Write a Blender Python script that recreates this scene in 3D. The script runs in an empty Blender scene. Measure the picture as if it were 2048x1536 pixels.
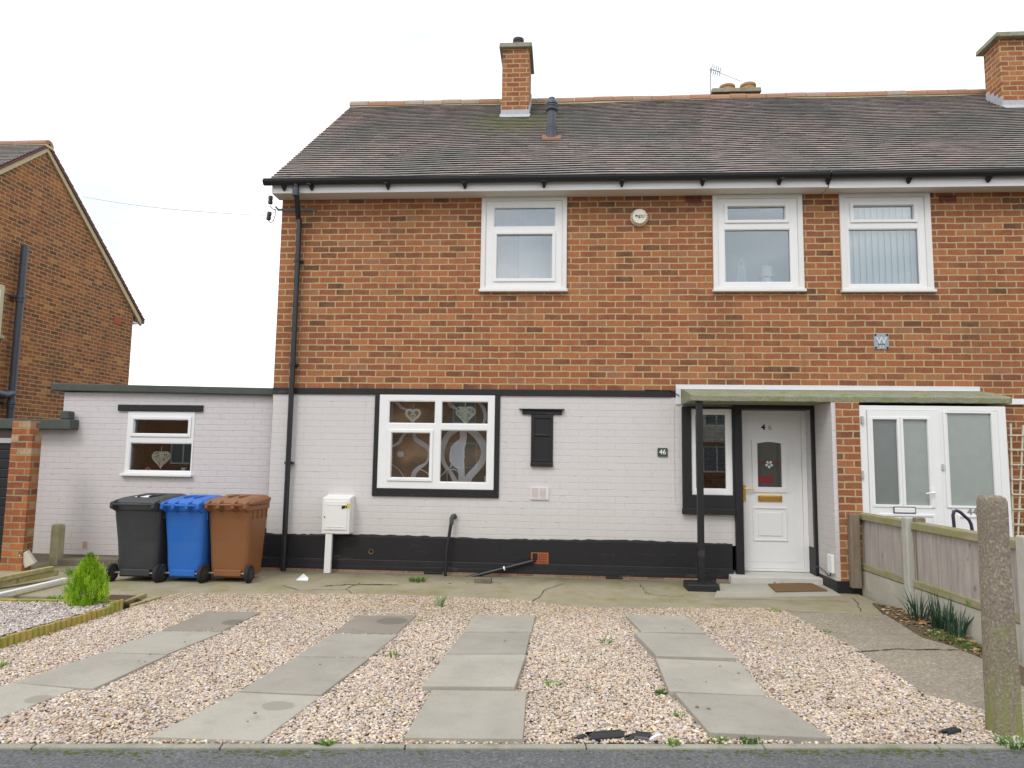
import bpy, math, random
import numpy as np
from mathutils import Vector, Matrix
random.seed(7); RNG = np.random.default_rng(11)
scn = bpy.context.scene
COL = scn.collection
PI = math.pi

# ------------------------------------------------------------------ camera (solved from the vanishing points)
F, CX, CY, H, D = 1420., 1024., 768., 1.45, 9.0
_v1 = np.array([-20524., -148.]); _dy = 150.; _dx = (F*F + _v1[1]*_dy)/20524.
_X = -np.array([_v1[0], _v1[1], F]); _X /= np.linalg.norm(_X)
_Y = np.array([_dx, _dy, F]); _Y /= np.linalg.norm(_Y)
_X = _X - _Y*_X.dot(_Y); _X /= np.linalg.norm(_X)
_Z = np.cross(_X, _Y)
if _Z[1] > 0: _Z = -_Z
R = np.array([_X, _Y, _Z]); CAM = np.array([0, -D, H])
def _ray(px, py): return R @ np.array([px-CX, py-CY, F])
def onY(px, py, Y):
    w = _ray(px, py); return Vector(CAM + w*((Y-CAM[1])/w[1]))
def onZ(px, py, z=0.):
    w = _ray(px, py); return Vector(CAM + w*((z-CAM[2])/w[2]))
def onX(px, py, x):
    w = _ray(px, py); return Vector(CAM + w*((x-CAM[0])/w[0]))
cd = bpy.data.cameras.new('camera'); cam = bpy.data.objects.new('camera', cd); COL.objects.link(cam)
cd.sensor_width = 36; cd.lens = F/2048*36; cd.clip_end = 2000; cd.clip_start = .05
M = Matrix.Identity(4)
for i in range(3):
    M[i][0] = R[i][0]; M[i][1] = -R[i][1]; M[i][2] = -R[i][2]; M[i][3] = CAM[i]
cam.matrix_world = M
scn.camera = cam

# ------------------------------------------------------------------ material helpers
class NT:
    def __init__(s, name):
        s.m = bpy.data.materials.new(name); s.m.use_nodes = True
        s.n = s.m.node_tree.nodes; s.l = s.m.node_tree.links
        s.b = s.n['Principled BSDF']; s.out = s.n['Material Output']
    def add(s, t, **k):
        nd = s.n.new(t)
        for a, v in k.items(): setattr(nd, a, v)
        return nd
    def link(s, a, b): s.l.new(a, b)
    def pos(s):
        if not hasattr(s, '_p'): s._p = s.add('ShaderNodeNewGeometry').outputs['Position']
        return s._p
    def noise(s, scale, detail=4, rough=.55, vec=None, dist=0):
        nd = s.add('ShaderNodeTexNoise'); nd.inputs['Scale'].default_value = scale
        nd.inputs['Detail'].default_value = detail; nd.inputs['Roughness'].default_value = rough
        nd.inputs['Distortion'].default_value = dist
        s.link(vec if vec is not None else s.pos(), nd.inputs['Vector']); return nd
    def ramp(s, fac, stops, interp='LINEAR'):
        nd = s.add('ShaderNodeValToRGB'); cr = nd.color_ramp; cr.interpolation = interp
        while len(cr.elements) < len(stops): cr.elements.new(.5)
        for e, (p, c) in zip(cr.elements, stops):
            e.position = p; e.color = (c, c, c, 1) if isinstance(c, (int, float)) else (*c, 1)
        s.link(fac, nd.inputs['Fac']); return nd.outputs['Color']
    def mix(s, fac, a, b, mode='MIX'):
        nd = s.add('ShaderNodeMix', data_type='RGBA', blend_type=mode)
        for sock, v in ((nd.inputs[0], fac), (nd.inputs[6], a), (nd.inputs[7], b)):
            if isinstance(v, (int, float)):
                sock.default_value = v if sock is nd.inputs[0] else (v, v, v, 1)
            elif isinstance(v, tuple): sock.default_value = (*v, 1)
            else: s.link(v, sock)
        return nd.outputs[2]
    def math(s, op, a, b=0., c=0.):
        nd = s.add('ShaderNodeMath', operation=op)
        for i, v in enumerate((a, b, c)):
            if isinstance(v, (int, float)): nd.inputs[i].default_value = v
            else: s.link(v, nd.inputs[i])
        return nd.outputs[0]
    def scalevec(s, sc, vec=None):
        nd = s.add('ShaderNodeMapping'); nd.inputs['Scale'].default_value = sc
        s.link(vec if vec is not None else s.pos(), nd.inputs['Vector']); return nd.outputs[0]
    def bump(s, h, strength=.4, dist=.01, normal=None):
        nd = s.add('ShaderNodeBump'); nd.inputs['Strength'].default_value = strength; nd.inputs['Distance'].default_value = dist
        s.link(h, nd.inputs['Height'])
        if normal is not None: s.link(normal, nd.inputs['Normal'])
        return nd.outputs[0]
    def fin(s, col=None, rough=None, normal=None, spec=.4, metal=0):
        b = s.b
        if col is not None:
            if isinstance(col, tuple): b.inputs['Base Color'].default_value = (*col, 1)
            else: s.link(col, b.inputs['Base Color'])
        if rough is not None:
            if isinstance(rough, (int, float)): b.inputs['Roughness'].default_value = rough
            else: s.link(rough, b.inputs['Roughness'])
        if normal is not None: s.link(normal, b.inputs['Normal'])
        b.inputs['Specular IOR Level'].default_value = spec; b.inputs['Metallic'].default_value = metal
        return s.m

def srgb(r, g, b):
    f = lambda c: (c/255/12.92 if c/255 <= .04045 else ((c/255+.055)/1.055)**2.4)
    return (f(r), f(g), f(b))

def brickvec(t, wob=.0055):
    p = t.pos(); sp = t.add('ShaderNodeSeparateXYZ'); t.link(p, sp.inputs[0])
    u = t.math('ADD', sp.outputs[0], sp.outputs[1])
    n = t.noise(7, 3, .6); ns = t.add('ShaderNodeSeparateColor'); t.link(n.outputs['Color'], ns.inputs[0])
    n2 = t.noise(45, 2, .6); ns2 = t.add('ShaderNodeSeparateColor'); t.link(n2.outputs['Color'], ns2.inputs[0])
    du = t.math('ADD', t.math('MULTIPLY_ADD', ns.outputs[0], wob*4, -wob*2), t.math('MULTIPLY_ADD', ns2.outputs[0], wob*2, -wob))
    dv = t.math('ADD', t.math('MULTIPLY_ADD', ns.outputs[1], wob*3, -wob*1.5), t.math('MULTIPLY_ADD', ns2.outputs[1], wob*2, -wob))
    cb = t.add('ShaderNodeCombineXYZ')
    t.link(t.math('ADD', u, du), cb.inputs[0]); t.link(t.math('ADD', sp.outputs[2], dv), cb.inputs[1])
    return cb.outputs[0]
def bricknode(t, vec, ms=.0094, smooth=.25, bw=.2286, rh=.0826):
    bn = t.add('ShaderNodeTexBrick'); t.link(vec, bn.inputs['Vector'])
    bn.inputs['Color1'].default_value = (0, 0, 0, 1); bn.inputs['Color2'].default_value = (1, 1, 1, 1); bn.inputs['Mortar'].default_value = (.5, .5, .5, 1)
    bn.inputs['Scale'].default_value = 1; bn.inputs['Mortar Size'].default_value = ms; bn.inputs['Mortar Smooth'].default_value = smooth
    bn.inputs['Brick Width'].default_value = bw; bn.inputs['Row Height'].default_value = rh; bn.inputs['Bias'].default_value = 0
    return bn
def brick_mat(name, stops, mortar, dirt=.35, mort2=None, blot=.5):
    t = NT(name); v = brickvec(t); bn = bricknode(t, v)
    big = t.noise(.9, 4, .6)
    r = t.math('ADD', bn.outputs['Color'], t.math('MULTIPLY_ADD', big.outputs['Fac'], blot, -blot/2))
    col = t.ramp(r, stops)
    # streaks and mottling inside each brick
    n1 = t.noise(1, 5, .7, t.scalevec((60, 60, 18))); n2 = t.noise(38, 4, .7)
    col = t.mix(t.ramp(n1.outputs['Fac'], [(.42, 0.), (.72, .6)]), col, (.15, .065, .04))
    col = t.mix(t.ramp(n2.outputs['Fac'], [(.55, 0.), (.78, .5)]), col, (.55, .28, .14))
    rs = t.noise(5.5, 3, .6); col = t.mix(t.ramp(rs.outputs['Fac'], [(.4, 0.), (.7, .4)]), col, (.40, .19, .085))
    lo = t.noise(12, 4, .65)
    mc = t.mix(lo.outputs['Fac'], mortar, mort2 or tuple(c*.68 for c in mortar))
    col = t.mix(bn.outputs['Fac'], col, mc)
    dk = t.noise(1, 4, .7, t.scalevec((9, 9, .9))); col = t.mix(t.ramp(dk.outputs['Fac'], [(.56, 0.), (.8, .5)]), col, (.14, .085, .05))
    st = t.noise(1, 5, .65, t.scalevec((1.6, 1.6, .55)))
    col = t.mix(t.ramp(st.outputs['Fac'], [(.5, 0.), (.78, dirt)]), col, (.12, .07, .04))
    h = t.math('SUBTRACT', t.math('MULTIPLY', n2.outputs['Fac'], .35), bn.outputs['Fac'])
    return t.fin(col, .93, t.bump(h, .55, .008), .12)

BRICK_STOPS = [(.0, (.12, .062, .046)), (.06, (.19, .078, .052)), (.22, (.27, .094, .055)), (.5, (.325, .112, .060)), (.7, (.38, .13, .064)), (.86, (.44, .175, .082)), (1., (.33, .15, .095))]
M_brick = brick_mat('red_brick', BRICK_STOPS, (.55, .42, .22))
M_brick_old = brick_mat('weathered_brick', [(.0, (.12, .06, .042)), (.2, (.17, .07, .045)), (.45, (.25, .088, .048)), (.75, (.30, .103, .05)), (.93, (.37, .135, .05)), (1., (.52, .24, .08))], (.50, .38, .19), .4, blot=.25)
M_brick_pier = brick_mat('pier_brick', [(.0, (.16, .055, .04)), (.35, (.33, .09, .045)), (.6, (.42, .12, .045)), (.85, (.52, .16, .05)), (1., (.5, .36, .24))], (.42, .34, .2), .45, blot=.9)

def painted(name, base, chip, ms=.005, strength=.5, bw=.2286, rh=.0826, rough=.75, groove=.82):
    t = NT(name); v = brickvec(t, .003); bn = bricknode(t, v, ms, .6, bw, rh)
    n = t.noise(1.2, 5, .6); n2 = t.noise(1, 4, .7, t.scalevec((30, 30, 60)))
    col = t.mix(n.outputs['Fac'], base, tuple(c*.9 for c in base))
    vis = t.noise(3.1, 4, .7)
    gf = t.math('MULTIPLY', bn.outputs['Fac'], t.ramp(vis.outputs['Fac'], [(.42, .0), (.68, 1.)]))
    col = t.mix(gf, col, tuple(c*groove for c in base))
    # broken dark nicks along the bed joints and small bare spots
    nk = t.noise(1, 3, .6, t.scalevec((9, 9, 60)))
    col = t.mix(t.math('MULTIPLY', t.ramp(nk.outputs['Fac'], [(.60, 0.), (.67, .8)]), bn.outputs['Fac']), col, chip)
    sp = t.noise(26, 2, .5)
    col = t.mix(t.ramp(sp.outputs['Fac'], [(.765, 0.), (.78, .7)]), col, chip)
    sp_ = t.add('ShaderNodeSeparateXYZ'); t.link(t.pos(), sp_.inputs[0]); dn = t.noise(1, 5, .65, t.scalevec((2.2, 2.2, .8)))
    df = t.math('MULTIPLY', t.ramp(t.math('ADD', sp_.outputs[2], t.math('MULTIPLY_ADD', dn.outputs['Fac'], 1., -.5)), [(.25, .55), (.95, .0)]), t.ramp(dn.outputs['Fac'], [(.35, .3), (.7, 1.)]))
    col = t.mix(df, col, (.47, .42, .36))
    dr2 = t.noise(1, 4, .7, t.scalevec((14, 14, .7))); col = t.mix(t.ramp(dr2.outputs['Fac'], [(.6, 0.), (.8, .35)]), col, (.50, .46, .42))
    h = t.math('ADD', t.math('MULTIPLY', bn.outputs['Fac'], -1.), t.math('MULTIPLY', n2.outputs['Fac'], .9))
    return t.fin(col, rough, t.bump(h, strength, .007), .3)
M_paint = painted('painted_brick', (.655, .625, .62), (.33, .27, .25), groove=.88)
M_paint_ext = painted('painted_brick_annexe', (.655, .61, .62), (.33, .26, .25), rh=.0765, strength=.55, ms=.0055, groove=.86)
def black_paint(name, base=.010, brick=False):
    t = NT(name); n = t.noise(3, 5, .6); n2 = t.noise(30, 4, .6)
    col = t.mix(n.outputs['Fac'], (base, base*.95, base*1.1), (base*1.9, base*1.8, base*2.))
    sc = t.noise(1, 5, .65, t.scalevec((2, 2, 9)))
    col = t.mix(t.ramp(sc.outputs['Fac'], [(.62, 0.), (.72, .35)]), col, (.14, .13, .13))
    h = n2.outputs['Fac']
    if brick:
        bn = bricknode(t, brickvec(t), .006, .5); h = t.math('SUBTRACT', n2.outputs['Fac'], bn.outputs['Fac'])
    return t.fin(col, .5, t.bump(h, .4, .006), .4)
M_black = black_paint('black_paint'); M_black_brick = black_paint('black_painted_brick', .013, True)

def simple(name, col, rough=.5, spec=.4, metal=0, var=.12, scale=8, bump=0., bscale=60):
    t = NT(name); n = t.noise(scale, 4, .6)
    c = t.mix(n.outputs['Fac'], tuple(min(1, x*(1+var)) for x in col), tuple(x*(1-var) for x in col))
    nm = t.bump(t.noise(bscale, 3, .6).outputs['Fac'], bump, .004) if bump else None
    return t.fin(c, rough, nm, spec, metal)
M_upvc = simple('white_upvc', (.80, .80, .80), .35, .5, var=.03)
M_wood_white = simple('white_painted_board', (.76, .75, .73), .55, .3, var=.05)
M_soffit = simple('soffit_board', (.66, .62, .56), .6, .3, var=.05)
M_fascia = simple('fascia_board', (.88, .87, .88), .45, .4, var=.04)
M_gutter = simple('black_plastic', (.012, .012, .014), .38, .5, var=.3)
M_pipe = simple('black_pipe_plastic', (.016, .016, .02), .35, .5, var=.35)
M_greypipe = simple('grey_soil_pipe', (.06, .065, .085), .4, .5, var=.25)
M_lead = simple('lead_flashing', (.42, .43, .46), .6, .3, var=.25, scale=15)
M_brass = simple('brass', (.78, .50, .12), .25, .5, 1., .1)
M_rubber = simple('rubber', (.022, .022, .022), .75, .3, var=.3, bump=.2)
M_alu = simple('white_metal_flashing', (.68, .70, .72), .4, .5, var=.06)
M_dark = simple('dark_interior', (.02, .02, .022), .9, .1)
M_terra = simple('terracotta', (.36, .10, .045), .8, .2, var=.2)
M_cream = simple('cream_plastic', (.74, .70, .58), .45, .4, var=.05)
M_ink = simple('black_ink', (.015, .015, .015), .6, .2, var=.1)
M_whiteletter = simple('white_letter', (.8, .8, .8), .5, .3, var=.03)
M_slate = simple('slate_green_plaque', (.055, .075, .06), .6, .3, var=.1)
M_galv = simple('grey_metal_plate', (.33, .37, .40), .45, .5, .4, .2, 25)
M_paper = simple('paper', (.8, .8, .82), .8, .1, var=.03)
M_verge = simple('verge_mortar', (.55, .48, .30), .9, .1, var=.2, scale=20, bump=.4)
M_pot = simple('chimney_pot_clay', (.42, .24, .12), .85, .1, var=.35, scale=14)
M_gutwhite = simple('white_gutter_end', (.7, .7, .72), .5, .3)

def concrete(name, base, moss=None, mossamt=.5, scale=1., spots=.35, bump=.25, rough=.9, agg=160, stain=None):
    t = NT(name); n = t.noise(1.6*scale, 6, .62); n2 = t.noise(agg, 3, .6); n3 = t.noise(6*scale, 5, .6)
    c = t.mix(t.ramp(n.outputs['Fac'], [(.3, 0.), (.7, 1.)]), tuple(x*1.08 for x in base), tuple(x*.82 for x in base))
    c = t.mix(t.ramp(n2.outputs['Fac'], [(.35, spots), (.62, 0.)]), c, tuple(x*.55 for x in base))
    c = t.mix(t.ramp(n2.outputs['Fac'], [(.6, 0.), (.75, spots)]), c, tuple(min(.8, x*1.6) for x in base))
    c = t.mix(t.ramp(n3.outputs['Fac'], [(.55, 0.), (.8, .45)]), c, stain or tuple(x*.6 for x in base))
    if moss:
        nm = t.noise(2.2*scale, 5, .65)
        c = t.mix(t.ramp(nm.outputs['Fac'], [(.60-mossamt*.25, 0.), (.78-mossamt*.2, .9)]), c, moss)
    return t.fin(c, rough, t.bump(n2.outputs['Fac'], bump, .004), .2)
def vary(m, amt=.14):
    nt = m.node_tree; b = nt.nodes['Principled BSDF']; src = b.inputs['Base Color'].links[0].from_socket; oi = nt.nodes.new('ShaderNodeObjectInfo'); mr = nt.nodes.new('ShaderNodeMapRange'); mr.inputs[3].default_value = 1-amt; mr.inputs[4].default_value = 1+amt*.4
    nt.links.new(oi.outputs['Random'], mr.inputs[0]); vm = nt.nodes.new('ShaderNodeVectorMath'); vm.operation = 'SCALE'; nt.links.new(src, vm.inputs[0]); nt.links.new(mr.outputs[0], vm.inputs[3]); nt.links.new(vm.outputs[0], b.inputs['Base Color']); return m
M_slab = vary(concrete('paving_slab_concrete', (.42, .39, .335), (.34, .31, .25), -.3, 1.3, spots=.32, bump=.2, agg=140, stain=(.26, .235, .18)))
M_slab_dark = concrete('stained_paving_slab', (.30, .265, .22), None, spots=.25, bump=.2, agg=200)
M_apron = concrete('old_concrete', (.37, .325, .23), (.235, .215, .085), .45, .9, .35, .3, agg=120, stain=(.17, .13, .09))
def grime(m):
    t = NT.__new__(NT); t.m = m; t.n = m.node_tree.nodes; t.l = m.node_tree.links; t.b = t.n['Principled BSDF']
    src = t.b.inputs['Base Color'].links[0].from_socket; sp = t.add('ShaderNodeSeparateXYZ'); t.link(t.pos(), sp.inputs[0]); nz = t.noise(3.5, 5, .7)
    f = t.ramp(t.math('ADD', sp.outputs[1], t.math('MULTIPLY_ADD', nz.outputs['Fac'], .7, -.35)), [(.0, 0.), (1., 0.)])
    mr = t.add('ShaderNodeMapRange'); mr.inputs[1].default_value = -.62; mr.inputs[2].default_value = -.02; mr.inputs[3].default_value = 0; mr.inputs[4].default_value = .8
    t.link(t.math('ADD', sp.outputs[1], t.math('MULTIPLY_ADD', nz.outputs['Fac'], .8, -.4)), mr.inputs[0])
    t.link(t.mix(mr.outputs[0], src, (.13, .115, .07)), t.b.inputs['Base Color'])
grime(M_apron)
M_path = concrete('exposed_aggregate_path', (.38, .33, .26), (.19, .17, .08), .0, 1.2, .95, .6, agg=60)
M_kerb = concrete('edging_concrete', (.34, .33, .27), (.12, .14, .04), .2, 2., .35, .3, agg=110)
M_tarmac = concrete('pavement_tarmac', (.16, .163, .165), (.10, .11, .04), -.2, 2.2, .95, .9, agg=70, stain=(.05, .052, .055))
M_post = concrete('aggregate_concrete_post', (.32, .27, .21), (.24, .25, .10), -.1, 1.3, .95, 1., agg=70)
def _greenfoot(m):
    # algae growing up from the foot of the post
    nt = m.node_tree; b = nt.nodes['Principled BSDF']; t = NT.__new__(NT); t.m = m; t.n = nt.nodes; t.l = nt.links; t.b = b
    src = b.inputs['Base Color'].links[0].from_socket; sp = t.add('ShaderNodeSeparateXYZ'); t.link(t.pos(), sp.inputs[0])
    n = t.noise(7, 4, .6); f = t.math('MULTIPLY', t.ramp(t.math('ADD', sp.outputs[2], t.math('MULTIPLY_ADD', n.outputs['Fac'], .9, -.45)), [(.05, .85), (.62, 0.)]), t.ramp(t.noise(2.2, 3, .6, t.scalevec((9, 9, 1))).outputs['Fac'], [(.4, .15), (.6, 1.)]))
    nt.links.new(t.mix(f, src, (.22, .26, .06)), b.inputs['Base Color'])
_greenfoot(M_post)
M_gboard = concrete('gravel_board_concrete', (.50, .48, .40), (.30, .26, .14), .1, 1.5, .15, .15, agg=130)
M_cap = concrete('mossy_cap_concrete', (.32, .30, .23), (.17, .18, .06), .4, 3., .4, .5, agg=70)
M_canopy = concrete('mossy_canopy', (.33, .33, .24), (.19, .22, .045), .45, 3.4, .75, .7, agg=90)
M_felt = concrete('roof_felt', (.095, .105, .095), (.10, .12, .06), -.1, 2., .3, .3, agg=120)
M_blocks = concrete('old_kerb_blocks', (.20, .17, .13), (.10, .13, .04), .3, 3., .5, .5, agg=70)
M_soil = concrete('soil_ground', (.16, .12, .08), (.10, .13, .04), .2, 3., .6, .9, agg=60)

def wood(name, base, moss=None, mossamt=.4, axis='Z', knots=True):
    t = NT(name); s = {'Z': (26, 26, 1.6), 'X': (1.6, 26, 26), 'Y': (26, 1.6, 26)}[axis]
    n = t.noise(1, 6, .7, t.scalevec(s), .6); n1 = t.noise(3, 4, .6)
    c = t.mix(t.ramp(n.outputs['Fac'], [(.3, 0.), (.7, 1.)]), tuple(x*1.15 for x in base), tuple(x*.6 for x in base))
    c = t.mix(t.ramp(n1.outputs['Fac'], [(.4, 0.), (.75, .5)]), c, tuple(x*.7 for x in base))
    if knots:
        vo = t.add('ShaderNodeTexVoronoi'); vo.inputs['Scale'].default_value = 1
        t.link(t.scalevec(tuple(x*k for x, k in zip((7, 7, 7), (1, 1, .6)))), vo.inputs['Vector'])
        c = t.mix(t.ramp(vo.outputs['Distance'], [(.0, .85), (.10, .5), (.16, 0.)]), c, tuple(x*.3 for x in base))
    if moss:
        nm = t.noise(4, 5, .65)
        c = t.mix(t.ramp(nm.outputs['Fac'], [(.6-mossamt*.3, 0.), (.75-mossamt*.2, .85)]), c, moss)
    return t.fin(c, .85, t.bump(n.outputs['Fac'], .35, .004), .2)
M_fence = wood('weathered_fence_boards', (.44, .395, .36), (.32, .30, .16), -.1)
M_rail = wood('mossy_fence_rail', (.36, .32, .21), (.25, .25, .09), .6, 'Y', False)
M_fpost = wood('weathered_timber_post', (.26, .21, .16), (.16, .15, .08), .3)
M_spost = simple('pale_concrete_fence_post', (.46, .45, .40), .85, .2, var=.18, scale=12, bump=.3)
M_log = wood('treated_log_roll', (.48, .36, .11), (.24, .28, .05), .5)
M_plank = wood('green_timber_plank', (.46, .38, .19), (.25, .26, .08), .4, 'X')
M_oldwood = wood('old_garden_stake', (.40, .36, .22), (.2, .2, .09), .4, 'Z', False)
M_trellis = simple('cream_trellis_wood', (.60, .58, .46), .7, .2, var=.15, scale=20)

# glass
def glass(name, refl, tint=(.98, 1., 1.), rough=.01, body=None):
    t = NT(name); t.n.remove(t.b)
    tr = t.add('ShaderNodeBsdfTransparent'); tr.inputs[0].default_value = (*tint, 1)
    gl = t.add('ShaderNodeBsdfGlossy'); gl.inputs['Roughness'].default_value = rough
    gl.inputs[0].default_value = (.93, .97, 1, 1)
    lw = t.add('ShaderNodeFresnel'); lw.inputs['IOR'].default_value = 1.5
    f = t.math('ADD', lw.outputs[0], refl); mx = t.add('ShaderNodeMixShader')
    t.link(f, mx.inputs[0])
    if body:
        df = t.add('ShaderNodeBsdfPrincipled'); n = t.noise(9, 3, .6)
        t.link(t.mix(n.outputs['Fac'], body, tuple(x*.75 for x in body)), df.inputs['Base Color']); df.inputs['Roughness'].default_value = .6
        nz = t.noise(320, 2, .5); t.link(t.bump(nz.outputs['Fac'], .6, .002), df.inputs['Normal'])
        t.link(df.outputs[0], mx.inputs[1])
    else: t.link(tr.outputs[0], mx.inputs[1])
    t.link(gl.outputs[0], mx.inputs[2]); t.link(mx.outputs[0], t.out.inputs[0]); return t.m
M_glass = glass('window_glass', .03)
M_glass_up = glass('upper_window_glass', .13)
M_frost = glass('frosted_glass', .05, rough=.3, body=(.30, .34, .31))
M_frost_dark = glass('frosted_glass_dark', .05, rough=.3, body=(.15, .17, .16))
M_glass_door = glass('leaded_door_glass', .03, rough=.15, body=(.045, .055, .045))

# roof tiles: colour by per-tile random attribute
def tile_mat(name, moss=True):
    t = NT(name); at = t.add('ShaderNodeAttribute', attribute_name='rnd')
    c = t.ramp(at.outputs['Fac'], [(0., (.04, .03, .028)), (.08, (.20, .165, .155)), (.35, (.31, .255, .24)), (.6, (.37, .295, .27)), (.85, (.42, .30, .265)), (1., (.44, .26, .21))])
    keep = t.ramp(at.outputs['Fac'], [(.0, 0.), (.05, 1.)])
    n = t.noise(.75, 5, .6); n2 = t.noise(9, 4, .7); n3 = t.noise(.9, 4, .6, t.scalevec((1., 1., 1.)))
    c = t.mix(t.math('MULTIPLY', t.ramp(n.outputs['Fac'], [(.36, 0.), (.6, .85)]), keep), c, (.20, .20, .185))
    c = t.mix(t.ramp(n2.outputs['Fac'], [(.5, 0.), (.8, .6)]), c, (.09, .085, .075))
    ds = t.add('ShaderNodeVectorMath', operation='DISTANCE'); t.link(t.pos(), ds.inputs[0]); ds.inputs[1].default_value = (-.75, 1.9, 6.8)
    mossf = t.math('MULTIPLY', t.ramp(ds.outputs['Value'], [(.25, .75), (1.5, 0.)]), t.ramp(n2.outputs['Fac'], [(.3, .3), (.6, 1.)]))
    c = t.mix(t.math('MULTIPLY', mossf, keep), c, (.24, .24, .08))
    return t.fin(c, .88, t.bump(t.noise(90, 3, .6).outputs['Fac'], .3, .004), .25)
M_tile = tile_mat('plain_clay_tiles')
def ridge_mat():
    t = NT('ridge_tile_clay'); at = t.add('ShaderNodeAttribute', attribute_name='rnd'); n = t.noise(14, 4, .6)
    c = t.ramp(at.outputs['Fac'], [(0., (.34, .19, .13)), (.5, (.38, .20, .13)), (.8, (.37, .24, .18)), (1., (.36, .30, .25))])
    c = t.mix(t.ramp(n.outputs['Fac'], [(.45, 0.), (.75, .6)]), c, (.25, .19, .12))
    return t.fin(c, .9, None, .15)
M_ridge = ridge_mat()
def gravel_mat(name):
    t = NT(name); at = t.add('ShaderNodeAttribute', attribute_name='Col'); n = t.noise(160, 3, .6)
    c = t.mix(t.ramp(n.outputs['Fac'], [(.5, 0.), (.8, .35)]), at.outputs['Color'], (.35, .26, .2), 'MIX')
    return t.fin(c, .7, None, .3)
M_gravel = gravel_mat('gravel_stones')
def gravel_base():
    t = NT('gravel_bed'); vo = t.add('ShaderNodeTexVoronoi'); vo.inputs['Scale'].default_value = 55; t.link(t.pos(), vo.inputs['Vector'])
    c = t.ramp(t.noise(60, 2, .5).outputs['Fac'], [(.3, (.42, .34, .28)), (.7, (.66, .56, .48))])
    c = t.mix(t.ramp(vo.outputs['Distance'], [(.3, 0.), (.8, .6)]), c, (.22, .16, .12))
    return t.fin(c, .9, t.bump(vo.outputs['Distance'], .8, .01), .2)
M_gbase = gravel_base()

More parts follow.
